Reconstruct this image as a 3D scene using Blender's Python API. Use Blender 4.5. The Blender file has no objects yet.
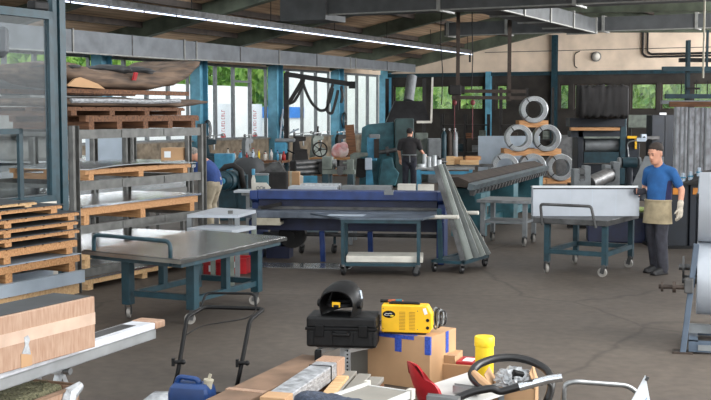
import bpy, bmesh, math, random
from mathutils import Vector, Matrix, Euler
random.seed(7)
scene = bpy.context.scene
COL = scene.collection
PI = math.pi
# ------------------------------------------------------------------ camera, world, exposure
F_PX, CAM_H = 1150.0, 2.15
PITCH = math.atan(87 / F_PX)
cam_d = bpy.data.cameras.new('camera'); cam = bpy.data.objects.new('camera', cam_d); COL.objects.link(cam)
cam_d.sensor_fit = 'HORIZONTAL'; cam_d.sensor_width = 36; cam_d.lens = 36 * F_PX / 711
cam_d.clip_end = 400
cam.location = (0, 0, CAM_H); cam.rotation_euler = (PI / 2 - PITCH, 0, 0)
scene.camera = cam
world = bpy.data.worlds.new('overcast_sky'); scene.world = world; world.use_nodes = True
nt = world.node_tree; nt.nodes.clear()
wo = nt.nodes.new('ShaderNodeOutputWorld'); bg = nt.nodes.new('ShaderNodeBackground')
tc = nt.nodes.new('ShaderNodeTexCoord'); sx = nt.nodes.new('ShaderNodeSeparateXYZ'); rp = nt.nodes.new('ShaderNodeValToRGB')
nt.links.new(tc.outputs['Generated'], sx.inputs[0]); nt.links.new(sx.outputs['Z'], rp.inputs[0])
rp.color_ramp.elements[0].position = 0.0; rp.color_ramp.elements[0].color = (.86, .9, .93, 1)
rp.color_ramp.elements[1].position = .9; rp.color_ramp.elements[1].color = (.92, .96, 1.0, 1)
nt.links.new(rp.outputs[0], bg.inputs[0]); nt.links.new(bg.outputs[0], wo.inputs[0])
bg.inputs[1].default_value = 2.2
vs = scene.view_settings
scene.display_settings.display_device = 'sRGB'
vs.view_transform = 'Standard'; vs.look = 'None'; vs.gamma = 1; vs.use_curve_mapping = False
vs.exposure = 0.25
scene.cycles.max_bounces = 8; scene.cycles.diffuse_bounces = 5; scene.cycles.transparent_max_bounces = 16

# ------------------------------------------------------------------ frames of reference
YAW = math.radians(26)                       # the hall is turned 26 degrees to the camera
U = Vector((math.sin(YAW), math.cos(YAW), 0)); V = Vector((math.cos(YAW), -math.sin(YAW), 0))
CORNER = Vector((1.5, 60, 0))                # window wall meets the gable wall
def hall(v, t, z=0): return CORNER + V * v - U * t + Vector((0, 0, z))
def G(px, py, z=0):                          # where a sight line meets height z
    a = (px - 355.5) / F_PX; b = -(py - 200) / F_PX
    d = Vector((a, math.cos(PITCH) + b * math.sin(PITCH), -math.sin(PITCH) + b * math.cos(PITCH)))
    return Vector((0, 0, CAM_H)) + d * ((z - CAM_H) / d.z)
def W(px, py, Y):                            # where a sight line is at distance Y
    a = (px - 355.5) / F_PX; b = -(py - 200) / F_PX
    d = Vector((a, math.cos(PITCH) + b * math.sin(PITCH), -math.sin(PITCH) + b * math.cos(PITCH)))
    return Vector((0, 0, CAM_H)) + d * (Y / d.y)

# daylight lamp added out of view on the right to brighten ceiling and cream wall
def area_light(name, v, t, z, w, h, watts, yaw, tilt=0):
    d = bpy.data.lights.new(name, 'AREA'); d.shape = 'RECTANGLE'; d.size = w; d.size_y = h; d.energy = watts; d.color = (.97, .98, 1.0)
    o = bpy.data.objects.new(name, d); COL.objects.link(o); o.location = hall(v, t, z); o.rotation_euler = (PI / 2 + tilt, 0, math.radians(yaw)); return o
area_light('fill_right', 28.5, 13, 4.1, 30, 2.6, 9500, 90 - 26, math.radians(14))

# unseen lamp added right of the camera to light the floor; door only assumed
d_ = bpy.data.lights.new('assumed_door_light', 'AREA'); d_.shape = 'RECTANGLE'; d_.size = 4.5; d_.size_y = 3.0; d_.energy = 520; d_.color = (1.0, .98, .95)
do = bpy.data.objects.new('assumed_door_light', d_); COL.objects.link(do); do.location = (6.0, 7.8, 3.2)
do.rotation_euler = Vector((-1, .12, -.55)).to_track_quat('-Z', 'Z').to_euler()

# ------------------------------------------------------------------ materials
def lin(c):
    return tuple((x / 12.92 if x <= .04045 else ((x + .055) / 1.055) ** 2.4) for x in [v / 255 for v in c])
MATS = {}
def mat(name, rgb, rough=.6, metal=0.0, var=.12, scale=6.0, bump=0.0, rgb2=None, stretch=None, spec=.5, coat=0, detail=5):
    if name in MATS: return MATS[name]
    m = bpy.data.materials.new(name); m.use_nodes = True; n = m.node_tree.nodes; l = m.node_tree.links
    bs = n['Principled BSDF']; bs.inputs['Roughness'].default_value = rough; bs.inputs['Metallic'].default_value = metal
    bs.inputs['Specular IOR Level'].default_value = spec
    if coat: bs.inputs['Coat Weight'].default_value = coat
    t = n.new('ShaderNodeTexCoord'); mp = n.new('ShaderNodeMapping'); l.new(t.outputs['Object'], mp.inputs[0])
    if stretch: mp.inputs['Scale'].default_value = stretch
    no = n.new('ShaderNodeTexNoise'); no.inputs['Scale'].default_value = scale; no.inputs['Detail'].default_value = detail
    l.new(mp.outputs[0], no.inputs[0])
    ra = n.new('ShaderNodeValToRGB'); l.new(no.outputs[0], ra.inputs[0])
    c = lin(rgb); c2 = lin(rgb2) if rgb2 else tuple(x * (1 - 2.2 * var) for x in c)
    c1 = c if rgb2 else tuple(min(1, x * (1 + var)) for x in c)
    ra.color_ramp.elements[0].position = .32; ra.color_ramp.elements[0].color = (*c2, 1)
    ra.color_ramp.elements[1].position = .66; ra.color_ramp.elements[1].color = (*c1, 1)
    l.new(ra.outputs[0], bs.inputs['Base Color'])
    if bump:
        b = n.new('ShaderNodeBump'); b.inputs['Strength'].default_value = bump; b.inputs['Distance'].default_value = .02
        l.new(no.outputs[0], b.inputs['Height']); l.new(b.outputs[0], bs.inputs['Normal'])
    MATS[name] = m; return m
def emit(name, rgb, s):
    m = bpy.data.materials.new(name); m.use_nodes = True; n = m.node_tree.nodes
    bs = n['Principled BSDF']; bs.inputs['Base Color'].default_value = (.8, .8, .8, 1)
    bs.inputs['Emission Color'].default_value = (*lin(rgb), 1); bs.inputs['Emission Strength'].default_value = s
    return m
def glass(name, tint=(.95, .97, .97), gloss=.08):
    m = bpy.data.materials.new(name); m.use_nodes = True; n = m.node_tree.nodes; l = m.node_tree.links; n.clear()
    o = n.new('ShaderNodeOutputMaterial'); mx = n.new('ShaderNodeMixShader'); t = n.new('ShaderNodeBsdfTransparent'); g = n.new('ShaderNodeBsdfGlossy')
    t.inputs[0].default_value = (*tint, 1); g.inputs['Roughness'].default_value = .08; mx.inputs[0].default_value = gloss
    l.new(t.outputs[0], mx.inputs[1]); l.new(g.outputs[0], mx.inputs[2]); l.new(mx.outputs[0], o.inputs[0]); return m

M = dict(
    teal=mat('teal_paint', (20, 58, 69), .45, 0, .15, 9),
    tealdark=mat('dark_teal_paint', (24, 56, 66), .5, 0, .2, 6),
    colblue=mat('column_blue_paint', (98, 158, 182), .5, 0, .12, 3),
    skyblue=mat('light_blue_paint', (64, 138, 170), .5, 0, .14, 6),
    machblue=mat('machine_blue_paint', (34, 56, 108), .42, 0, .2, 5),
    machblue2=mat('machine_dark_blue_paint', (20, 28, 58), .5, 0, .2, 5),
    navy=mat('navy_paint', (15, 24, 36), .5, 0, .2, 4),
    machteal=mat('machine_teal_paint', (56, 106, 116), .5, 0, .2, 4),
    greygreen=mat('grey_green_paint', (112, 120, 112), .55, 0, .18, 5),
    steel=mat('bare_steel', (150, 152, 152), .42, .85, .16, 7),
    dsteel=mat('dark_steel', (92, 92, 92), .5, .7, .2, 6),
    rackgrey=mat('rack_grey_steel', (102, 102, 99), .6, .25, .14, 8),
    galv=mat('galvanised_steel', (190, 194, 196), .42, .8, .06, 5, 0, None, None),
    sheet=mat('polished_sheet', (190, 193, 194), .22, .9, .1, 2.5),
    sheetdark=mat('oiled_sheet', (124, 124, 122), .2, .8, .2, 2.5),
    whitesheet=mat('coated_white_sheet', (172, 178, 186), .4, 0, .05, 3),
    zinc=mat('pale_zinc', (176, 188, 200), .4, .3, .05, 3),
    chrome=mat('chrome', (210, 214, 220), .18, 1.0, .05, 4),
    black=mat('black_plastic', (17, 17, 18), .55, 0, .2, 20, .1, None, None, .3),
    blackgloss=mat('black_gloss', (12, 12, 13), .45, 0, .2, 10, 0, None, None, .22),
    rubber=mat('black_rubber', (22, 21, 22), .36, 0, .2, 12),
    darkiron=mat('sooty_iron', (34, 32, 31), .7, .2, .25, 5, .2),
    rust=mat('brown_rusty_steel', (58, 48, 41), .7, .2, .2, 4, .2),
    caster=mat('caster_grey_wheel', (140, 136, 130), .5, 0, .1, 20),
    wood=mat('pale_pine', (198, 150, 102), .7, 0, .15, 5, .15, (156, 108, 66), (.7, 9, 9)),
    woodold=mat('weathered_pallet_wood', (124, 84, 56), .8, 0, .15, 4, .2, (74, 48, 32), (.7, 8, 8)),
    woodpale=mat('sawn_batten_wood', (214, 180, 136), .7, 0, .15, 5, .1, (186, 146, 100), (.7, 7, 7)),
    card=mat('brown_cardboard', (184, 146, 108), .8, 0, .06, 3),
    cardpale=mat('film_wrapped_cardboard', (178, 148, 126), .5, 0, .1, 4, .12, (158, 122, 98), (14, 14, 2)),
    carddark=mat('weathered_cardboard', (128, 102, 82), .8, 0, .15, 4, .1),
    wrapold=mat('dusty_wrapped_bundle', (122, 100, 82), .75, 0, .2, 3, .3, (66, 54, 46), (2, .7, 7)),
    wrapgrey=mat('silver_wrap', (182, 184, 188), .4, .2, .15, 6, .5, (120, 122, 124), (3, 3, 9)),
    film=mat('clear_crumpled_film', (176, 179, 182), .25, 0, .15, 14, .8),
    tarp=mat('dark_tarpaulin', (58, 60, 62), .65, 0, .2, 2, .3),
    yellow=mat('yellow_enamel', (236, 182, 20), .42, 0, .05, 6),
    yellow2=mat('yellow_plastic', (240, 205, 40), .45, 0, .04, 6),
    red=mat('red_plastic', (178, 36, 44), .45, 0, .08, 8),
    redpaint=mat('red_paint', (170, 44, 40), .5, 0, .12, 8),
    bluetape=mat('blue_printed_tape', (52, 82, 176), .4, 0, .2, 60),
    bluecan=mat('blue_plastic_can', (20, 58, 112), .4, 0, .1, 6),
    white=mat('white_plastic', (198, 198, 195), .45, 0, .05, 6),
    paper=mat('white_paper', (228, 232, 236), .6, 0, .03, 4),
    offwhite=mat('off_white_paint', (200, 196, 186), .6, 0, .08, 5),
    beige=mat('beige_plate', (170, 164, 146), .6, 0, .1, 8),
    orange=mat('orange_stripe', (214, 132, 32), .5, 0, .1, 8),
    greypanel=mat('grey_mottled_panel', (176, 177, 184), .55, .15, .18, 5, .1, (126, 124, 124), (2, 2, 1.2)),
    greyslat=mat('grey_slat', (136, 132, 124), .6, 0, .06, 4),
    wool=mat('mineral_wool', (128, 124, 96), .95, 0, .25, 60, 1.0, (72, 72, 52)),
    cloth=mat('blue_grey_cloth', (58, 66, 82), .9, 0, .2, 30, .6),
    skin=mat('skin', (206, 150, 124), .6, 0, .06, 12),
    hair=mat('dark_brown_hair', (54, 44, 38), .8, 0, .2, 40, .4),
    hairgrey=mat('grey_hair', (150, 144, 138), .8, 0, .2, 40, .4),
    shirtblue=mat('blue_tshirt', (36, 90, 148), .85, 0, .1, 8, .3),
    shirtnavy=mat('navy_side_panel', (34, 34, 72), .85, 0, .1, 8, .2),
    shirtdark=mat('black_tshirt', (44, 42, 44), .9, 0, .15, 8, .3),
    trouser=mat('charcoal_trousers', (56, 56, 64), .9, 0, .2, 8, .4),
    apron=mat('khaki_apron', (158, 144, 116), .9, 0, .12, 10, .4),
    glove=mat('pale_work_glove', (198, 188, 172), .9, 0, .12, 20, .3),
    shoe=mat('black_shoe', (28, 27, 28), .6, 0, .15, 10),
    ductdark=mat('dusty_dark_duct', (68, 70, 71), .65, .1, .15, 2.2, .05),
    ductgrey=mat('duct_grey_sheet', (104, 108, 112), .55, .3, .12, 2.2, .05),
    ductlight=mat('duct_pale_flange', (132, 132, 128), .55, .3, .1, 6),
    greenbeam=mat('dark_green_beam', (84, 92, 78), .65, 0, .2, 2),
    fuse=mat('grey_enamel', (118, 122, 124), .5, .1, .1, 6),
    leaf=mat('green_leaves', (188, 216, 120), .7, 0, .3, 1.6, 0, (104, 156, 70)),
    leaf2=mat('dark_green_leaves', (160, 200, 104), .7, 0, .3, 1.6, 0, (84, 136, 62)),
    bark=mat('bark', (92, 78, 62), .9, 0, .2, 10, .5),
    trailer=mat('white_wall_cladding', (238, 240, 240), .5, 0, .03, 2),
    awning=mat('blue_outside_band', (58, 128, 210), .6, 0, .05, 2),
    cream=mat('cream_plaster', (228, 208, 186), .85, 0, .08, 1.1, .05),
    darkwall=mat('shade_toned_wall', (50, 46, 42), .85, 0, .25, 1.4, .1),  # unlit space below the beam, its shade put into the wall colour
    tube=emit('lit_tube', (214, 228, 255), 2.2),
    pane=glass('window_glass', (.97, .98, .98), .04), pane2=glass('partition_glass', (.84, .87, .88), .05),
)
M['glasscan'] = M['zinc']

def film_sheet():
    m = bpy.data.materials.new('translucent_white_film'); m.use_nodes = True; n = m.node_tree.nodes; l = m.node_tree.links; n.clear()
    o = n.new('ShaderNodeOutputMaterial'); mx = n.new('ShaderNodeMixShader'); t = n.new('ShaderNodeBsdfTranslucent'); d = n.new('ShaderNodeBsdfDiffuse')
    t.inputs[0].default_value = (.93, .95, .97, 1); d.inputs[0].default_value = (.9, .92, .94, 1); mx.inputs[0].default_value = .25
    l.new(t.outputs[0], mx.inputs[1]); l.new(d.outputs[0], mx.inputs[2]); l.new(mx.outputs[0], o.inputs[0]); return m
M['filmsheet'] = film_sheet()
for k_ in ('leaf', 'leaf2'):                 # leaves let light through
    n = M[k_].node_tree.nodes; l = M[k_].node_tree.links; bs = n['Principled BSDF']; out = n['Material Output']
    t = n.new('ShaderNodeBsdfTranslucent'); mx = n.new('ShaderNodeMixShader'); mx.inputs[0].default_value = .5
    l.new(bs.inputs['Base Color'].links[0].from_socket, t.inputs[0]); l.new(bs.outputs[0], mx.inputs[1]); l.new(t.outputs[0], mx.inputs[2]); l.new(mx.outputs[0], out.inputs[0])
def floor_mat():
    m = bpy.data.materials.new('worn_concrete_floor'); m.use_nodes = True; n = m.node_tree.nodes; l = m.node_tree.links
    bs = n['Principled BSDF']; t = n.new('ShaderNodeTexCoord')
    big = n.new('ShaderNodeTexNoise'); big.inputs['Scale'].default_value = .35; big.inputs['Detail'].default_value = 8; big.inputs['Roughness'].default_value = .65
    fine = n.new('ShaderNodeTexNoise'); fine.inputs['Scale'].default_value = 9; fine.inputs['Detail'].default_value = 6
    cr = n.new('ShaderNodeTexVoronoi'); cr.feature = 'DISTANCE_TO_EDGE'; cr.inputs['Scale'].default_value = .28
    nz = n.new('ShaderNodeTexNoise'); nz.inputs['Scale'].default_value = 1.5; nz.inputs['Detail'].default_value = 6
    mixv = n.new('ShaderNodeMix'); mixv.data_type = 'VECTOR'; mixv.inputs[0].default_value = .22
    for x in (big, fine, nz): l.new(t.outputs['Object'], x.inputs['Vector'])
    l.new(t.outputs['Object'], mixv.inputs[4]); l.new(nz.outputs['Color'], mixv.inputs[5]); l.new(mixv.outputs[1], cr.inputs['Vector'])
    r1 = n.new('ShaderNodeValToRGB'); l.new(big.outputs[0], r1.inputs[0])
    r1.color_ramp.elements[0].position = .3; r1.color_ramp.elements[0].color = (*lin((70, 63, 57)), 1)
    r1.color_ramp.elements[1].position = .72; r1.color_ramp.elements[1].color = (*lin((98, 89, 80)), 1)
    r2 = n.new('ShaderNodeValToRGB'); l.new(fine.outputs[0], r2.inputs[0])
    r2.color_ramp.elements[0].position = .3; r2.color_ramp.elements[0].color = (.74, .74, .74, 1); r2.color_ramp.elements[1].position = .7; r2.color_ramp.elements[1].color = (1.05, 1.05, 1.05, 1)
    r3 = n.new('ShaderNodeValToRGB'); l.new(cr.outputs['Distance'], r3.inputs[0])
    r3.color_ramp.elements[0].position = 0; r3.color_ramp.elements[0].color = (.62, .62, .62, 1); r3.color_ramp.elements[1].position = .007; r3.color_ramp.elements[1].color = (1, 1, 1, 1)
    a = n.new('ShaderNodeMix'); a.data_type = 'RGBA'; a.blend_type = 'MULTIPLY'; a.inputs[0].default_value = 1
    b = n.new('ShaderNodeMix'); b.data_type = 'RGBA'; b.blend_type = 'MULTIPLY'; b.inputs[0].default_value = 1
    l.new(r1.outputs[0], a.inputs[6]); l.new(r2.outputs[0], a.inputs[7]); l.new(a.outputs[2], b.inputs[6]); l.new(r3.outputs[0], b.inputs[7])
    l.new(b.outputs[2], bs.inputs['Base Color']); bs.inputs['Roughness'].default_value = .62; bs.inputs['Specular IOR Level'].default_value = .35
    bp = n.new('ShaderNodeBump'); bp.inputs['Strength'].default_value = .15; bp.inputs['Distance'].default_value = .01
    l.new(fine.outputs[0], bp.inputs['Height']); l.new(bp.outputs[0], bs.inputs['Normal']); return m
def brick_mat(name, c1, c2, mo, scale=1.0):
    m = bpy.data.materials.new(name); m.use_nodes = True; n = m.node_tree.nodes; l = m.node_tree.links
    bs = n['Principled BSDF']; t = n.new('ShaderNodeTexCoord'); mp = n.new('ShaderNodeMapping'); mp.inputs['Rotation'].default_value = (PI / 2, 0, 0)
    br = n.new('ShaderNodeTexBrick'); l.new(t.outputs['Object'], mp.inputs[0]); l.new(mp.outputs[0], br.inputs[0])
    br.inputs['Scale'].default_value = scale; br.inputs['Color1'].default_value = (*lin(c1), 1); br.inputs['Color2'].default_value = (*lin(c2), 1); br.inputs['Mortar'].default_value = (*lin(mo), 1)
    br.inputs['Brick Width'].default_value = .5; br.inputs['Row Height'].default_value = .22; br.inputs['Mortar Size'].default_value = .02
    l.new(br.outputs[0], bs.inputs['Base Color']); bs.inputs['Roughness'].default_value = .9; return m
def plank_mat():
    m = bpy.data.materials.new('brown_roof_boards'); m.use_nodes = True; n = m.node_tree.nodes; l = m.node_tree.links
    bs = n['Principled BSDF']; t = n.new('ShaderNodeTexCoord'); mp = n.new('ShaderNodeMapping'); mp.inputs['Scale'].default_value = (.5, .12, 1)
    no = n.new('ShaderNodeTexNoise'); no.inputs['Scale'].default_value = 3; no.inputs['Detail'].default_value = 6
    l.new(t.outputs['Object'], mp.inputs[0]); l.new(mp.outputs[0], no.inputs[0])
    wv = n.new('ShaderNodeTexWave'); wv.inputs['Scale'].default_value = 1.3; wv.inputs['Distortion'].default_value = .4; wv.bands_direction = 'X'
    l.new(t.outputs['Object'], wv.inputs[0])
    r = n.new('ShaderNodeValToRGB'); l.new(no.outputs[0], r.inputs[0])
    r.color_ramp.elements[0].position = .3; r.color_ramp.elements[0].color = (*lin((150, 122, 96)), 1)
    r.color_ramp.elements[1].position = .7; r.color_ramp.elements[1].color = (*lin((212, 180, 146)), 1)
    r2 = n.new('ShaderNodeValToRGB'); l.new(wv.outputs[0], r2.inputs[0]); r2.color_ramp.elements[0].color = (.6, .6, .6, 1); r2.color_ramp.elements[0].position = .0; r2.color_ramp.elements[1].position = .15
    a = n.new('ShaderNodeMix'); a.data_type = 'RGBA'; a.blend_type = 'MULTIPLY'; a.inputs[0].default_value = 1
    l.new(r.outputs[0], a.inputs[6]); l.new(r2.outputs[0], a.inputs[7]); l.new(a.outputs[2], bs.inputs['Base Color']); bs.inputs['Roughness'].default_value = .8; return m
M['floor'] = floor_mat()
M['brick'] = brick_mat('worn_brick', (150, 136, 116), (120, 106, 90), (98, 92, 84), 2.0)
M['planks'] = plank_mat()

# ------------------------------------------------------------------ mesh building
class MB:
    def __init__(s): s.bm = bmesh.new()
    def obox(s, c, size, rot=None):
        mx = Matrix.Translation(Vector(c))
        if rot is not None: mx = mx @ (rot.to_4x4() if isinstance(rot, Matrix) else Euler(rot).to_matrix().to_4x4())
        mx = mx @ Matrix.Diagonal((size[0], size[1], size[2], 1))
        bmesh.ops.create_cube(s.bm, size=1, matrix=mx); return s
    def box(s, x0, x1, y0, y1, z0, z1):
        return s.obox(((x0 + x1) / 2, (y0 + y1) / 2, (z0 + z1) / 2), (abs(x1 - x0), abs(y1 - y0), abs(z1 - z0)))
    def bar(s, p, q, w, h, up=(0, 0, 1)):
        p, q = Vector(p), Vector(q); d = q - p; y = d.normalized(); u = Vector(up)
        if abs(y.dot(u)) > .98: u = Vector((0, 1, 0))
        x = y.cross(u).normalized(); z = x.cross(y)
        r = Matrix((x, y, z)).transposed()
        return s.obox((p + q) / 2, (w, d.length, h), r)
    def cyl(s, p, q, r, r2=None, n=16):
        p, q = Vector(p), Vector(q); d = q - p
        mx = Matrix.Translation((p + q) / 2) @ d.to_track_quat('Z', 'Y').to_matrix().to_4x4()
        bmesh.ops.create_cone(s.bm, cap_ends=True, cap_tris=False, segments=n, radius1=r, radius2=r if r2 is None else r2, depth=d.length, matrix=mx); return s
    def sphere(s, c, r, sc=(1, 1, 1), n=14):
        bmesh.ops.create_uvsphere(s.bm, u_segments=n, v_segments=max(6, n * 2 // 3), radius=r, matrix=Matrix.Translation(Vector(c)) @ Matrix.Diagonal((*sc, 1))); return s
    def loft(s, rings, cap=True, close=False):
        vr = [[s.bm.verts.new(p) for p in r] for r in rings]; n = len(vr[0])
        prs = list(zip(vr[:-1], vr[1:])) + ([(vr[-1], vr[0])] if close else [])
        for a, b in prs:
            for i in range(n):
                j = (i + 1) % n; s.bm.faces.new((a[i], a[j], b[j], b[i]))
        if cap and not close:
            s.bm.faces.new(vr[0][::-1]); s.bm.faces.new(vr[-1])
        return s
    def tube(s, pts, r, n=8, closed=False):
        pts = [Vector(p) for p in pts]; rs = r if isinstance(r, (list, tuple)) else [r] * len(pts)
        rings = []; prev = None; m = len(pts)
        for i, p in enumerate(pts):
            if closed: t = (pts[(i + 1) % m] - pts[i - 1]).normalized()
            else:
                a = pts[max(i - 1, 0)]; b = pts[min(i + 1, m - 1)]; t = (b - a).normalized()
            if prev is None:
                u = Vector((0, 0, 1)) if abs(t.z) < .9 else Vector((1, 0, 0)); u = (u - t * u.dot(t)).normalized()
            else: u = (prev - t * prev.dot(t)).normalized()
            prev = u; w = t.cross(u)
            rings.append([p + (u * math.cos(2 * PI * k / n) + w * math.sin(2 * PI * k / n)) * rs[i] for k in range(n)])
        return s.loft(rings, True, closed)
    def lathe(s, prof, c=(0, 0, 0), axis=None, n=20):
        c = Vector(c); q = Vector(axis).to_track_quat('Z', 'Y') if axis is not None else None
        rings = []
        for r, z in prof:
            ring = []
            for k in range(n):
                v = Vector((r * math.cos(2 * PI * k / n), r * math.sin(2 * PI * k / n), z))
                ring.append(c + (q @ v if q else v))
            rings.append(ring)
        return s.loft(rings)
    def annulus(s, ro, ri, c, axis, L, n=40):
        return s._ann([(ri, -L / 2), (ro, -L / 2), (ro, L / 2), (ri, L / 2)], c, axis, n)
    def _ann(s, prof, c, axis, n):
        c = Vector(c); q = Vector(axis).to_track_quat('Z', 'Y'); rings = []
        for k in range(n):
            a = 2 * PI * k / n
            rings.append([c + q @ Vector((r * math.cos(a), r * math.sin(a), z)) for r, z in prof])
        return s.loft(rings, False, True)
    def prism(s, poly, axis='y', a=0, b=1):
        def P(u, w, t): return {'y': (u, t, w), 'x': (t, u, w), 'z': (u, w, t)}[axis]
        s.loft([[P(u, w, a) for u, w in poly], [P(u, w, b) for u, w in poly]]); return s
    def add(s, other, mx):
        me = bpy.data.meshes.new('tmp'); other.bm.to_mesh(me); me.transform(mx); s.bm.from_mesh(me); bpy.data.meshes.remove(me); return s
def round_path(pts, r, k=5):
    pts = [Vector(p) for p in pts]; out = [pts[0]]
    for i in range(1, len(pts) - 1):
        a, b, c = pts[i - 1], pts[i], pts[i + 1]
        ra = min(r, (a - b).length * .45, (c - b).length * .45)
        p = b + (a - b).normalized() * ra; q = b + (c - b).normalized() * ra
        for j in range(k + 1):
            t = j / k; out.append(p * (1 - t) ** 2 + b * 2 * t * (1 - t) + q * t * t)
    out.append(pts[-1]); return out
def obj(name, mb, m, parent=None, smooth=False, bevel=0, remesh=0, sub=0):
    bmesh.ops.recalc_face_normals(mb.bm, faces=mb.bm.faces)
    me = bpy.data.meshes.new(name); mb.bm.to_mesh(me); mb.bm.free()
    me.materials.append(m if not isinstance(m, str) else M[m])
    o = bpy.data.objects.new(name, me); COL.objects.link(o)
    if smooth:
        for p in me.polygons: p.use_smooth = True
        if smooth == 'auto':
            md = o.modifiers.new('split', 'EDGE_SPLIT'); md.split_angle = math.radians(38)
    if remesh:
        md = o.modifiers.new('remesh', 'REMESH'); md.mode = 'VOXEL'; md.voxel_size = remesh; md.use_smooth_shade = True
        md = o.modifiers.new('smooth', 'SMOOTH'); md.iterations = 6; md.factor = .5
    if sub:
        md = o.modifiers.new('sub', 'SUBSURF'); md.levels = sub; md.render_levels = sub
    if bevel:
        md = o.modifiers.new('bevel', 'BEVEL'); md.width = bevel; md.segments = 2; md.limit_method = 'ANGLE'
    if parent: o.parent = parent
    return o
def thing(name, label, cat, loc=(0, 0, 0), rz=0, group=None):
    o = bpy.data.objects.new(name, None); COL.objects.link(o); o.empty_display_size = .1
    o.location = loc; o.rotation_euler = (0, 0, math.radians(rz)); o['label'] = label; o['category'] = cat
    if group: o['group'] = group
    return o
def tag(o, label, cat, group=None, kind=None):
    o['label'] = label; o['category'] = cat
    if group: o['group'] = group
    if kind: o['kind'] = kind
    return o
def place(o, loc, rz=0): o.location = loc; o.rotation_euler = (0, 0, math.radians(rz)); return o
def single(name, mb, m, label, cat, loc=(0, 0, 0), rz=0, group=None, **k):
    o = obj(name, mb, m, None, **k); place(o, loc, rz); return tag(o, label, cat, group)
def struct(name, mb, m, parent=None, **k):
    o = obj(name, mb, m, parent, **k)
    if parent is None: o['kind'] = 'structure'
    return o
def dup(root, loc, rz=None, label=None, group=None, scale=None):
    r = root.copy(); COL.objects.link(r); r.location = loc
    if rz is not None: r.rotation_euler = (0, 0, math.radians(rz))
    if label: r['label'] = label
    if group: r['group'] = group
    if scale: r.scale = scale
    for ch in list(root.children):
        c = ch.copy(); COL.objects.link(c); c.parent = r
        for g in list(ch.children):
            d = g.copy(); COL.objects.link(d); d.parent = c
    return r
HZ = -26.0   # turn of the hall, in degrees

# ================================================================== THE SETTING
def hs(name, mb, m, **k):                    # structure in hall coordinates: x = v, y = -t
    o = struct(name, mb, m, **k); return place(o, CORNER, HZ)
def hb(v0, v1, t0, t1, z0, z1, mb=None): return (mb or MB()).box(v0, v1, -t1, -t0, z0, z1)

hs('floor', hb(-.3, 46, -.3, 66, -.2, 0), 'floor')
g = MB().box(-120, 120, -40, 160, -.6, -.22); struct('ground', g, mat('outside_asphalt', (150, 150, 146), .9, 0, .1, .5))

# window wall: brick sill, lintel, columns, windows
hs('wall_left', hb(-.3, 0, -.3, 50, 0, 1.05), mat('grimy_brick', (150, 136, 116), .9, 0, .2, 3, .2, (98, 88, 76)))
hs('trim_1', hb(-.3, .02, -.3, 50, 4.1, 4.75), 'cream')
hs('trim_2', hb(-.34, .1, -.3, 50, 1.05, 1.1), mat('sill_grey', (128, 124, 116), .7))
COLS = [.25, 5.75, 11.6, 17.45, 23.3, 29.2, 35.1, 41.0]
for t in COLS:
    b = MB(); hb(-.05, .4, t - .28, t - .24, 0, 4.7, b); hb(-.05, .4, t + .24, t + .28, 0, 4.7, b); hb(.12, .2, t - .26, t + .26, 0, 4.7, b); hb(.3, .42, t - .28, t + .28, 0, .05, b)
    hs('blue_column', b, 'colblue')
wn = 0
for a, c in zip(COLS[:-1], COLS[1:]):
    t0, t1 = a + .28, c - .28; w = (t1 - t0) / 4
    for i in range(4):
        wn += 1; x0, x1 = t0 + i * w, t0 + (i + 1) * w
        b = MB(); hb(-.2, -.08, x0, x0 + .065, 1.05, 4.1, b); hb(-.2, -.08, x1 - .065, x1, 1.05, 4.1, b)
        hb(-.2, -.08, x0, x1, 1.05, 1.16, b); hb(-.2, -.08, x0, x1, 4.0, 4.1, b)
        if wn in (10, 14, 19): hb(-.2, -.08, x0, x1, 3.4, 3.48, b)
        f = hs('window_%d' % wn, b, M['fuse'])
        struct('pane', hb(-.145, -.135, x0 + .065, x1 - .065, 1.16, 4.0), M['pane'], f)

# gable wall: dark lower wall with a band of windows, blue beam, cream plaster above
FW = [(.5, 1.3), (1.42, 2.2), (2.58, 3.78), (4.1, 5.4), (6.08, 6.65), (9.3, 9.78), (10.0, 11.3), (11.45, 11.75), (12.75, 13.95), (14.15, 15.4), (15.6, 17.0), (17.2, 18.6), (18.8, 20.2)]
b = MB(); hb(-.3, 27, -.35, 0, 0, 2.3, b); hb(-.3, 27, -.35, 0, 3.55, 4.0, b)
edges = [-.3] + [e for p in FW for e in p] + [27]
for i in range(0, len(edges), 2): hb(edges[i], edges[i + 1], -.35, 0, 2.3, 3.55, b)
hs('wall_back', b, 'darkwall')
for p in FW:
    wn += 1; b = MB(); v0, v1 = p
    for q in ((v0, v0 + .06, 2.3, 3.55), (v1 - .06, v1, 2.3, 3.55), (v0, v1, 2.3, 2.37), (v0, v1, 3.48, 3.55)): hb(q[0], q[1], -.2, -.1, q[2], q[3], b)
    f = hs('window_%d' % wn, b, 'rust'); struct('pane', hb(v0 + .06, v1 - .06, -.155, -.145, 2.37, 3.48), M['pane'], f)
hs('trim_3', hb(0, 27, -.1, .12, 3.98, 4.16), 'tealdark')
b = MB(); b.prism([(-.3, 4.16), (27, 4.16), (27, 6.0), (9, 6.5), (-.3, 4.6)], 'y', 0, .3); hs('wall_back_gable', b, 'cream')
for v in (5.75, 9.1):
    b = MB(); hb(v - .13, v + .13, .02, .06, 0, 4.2 if v < 9 else 5.9, b); hb(v - .13, v + .13, .2, .24, 0, 4.2 if v < 9 else 5.9, b); hb(v - .03, v + .03, .04, .22, 0, 4.2 if v < 9 else 5.9, b); hs('blue_column', b, 'colblue' if v < 9 else 'tealdark')
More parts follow.
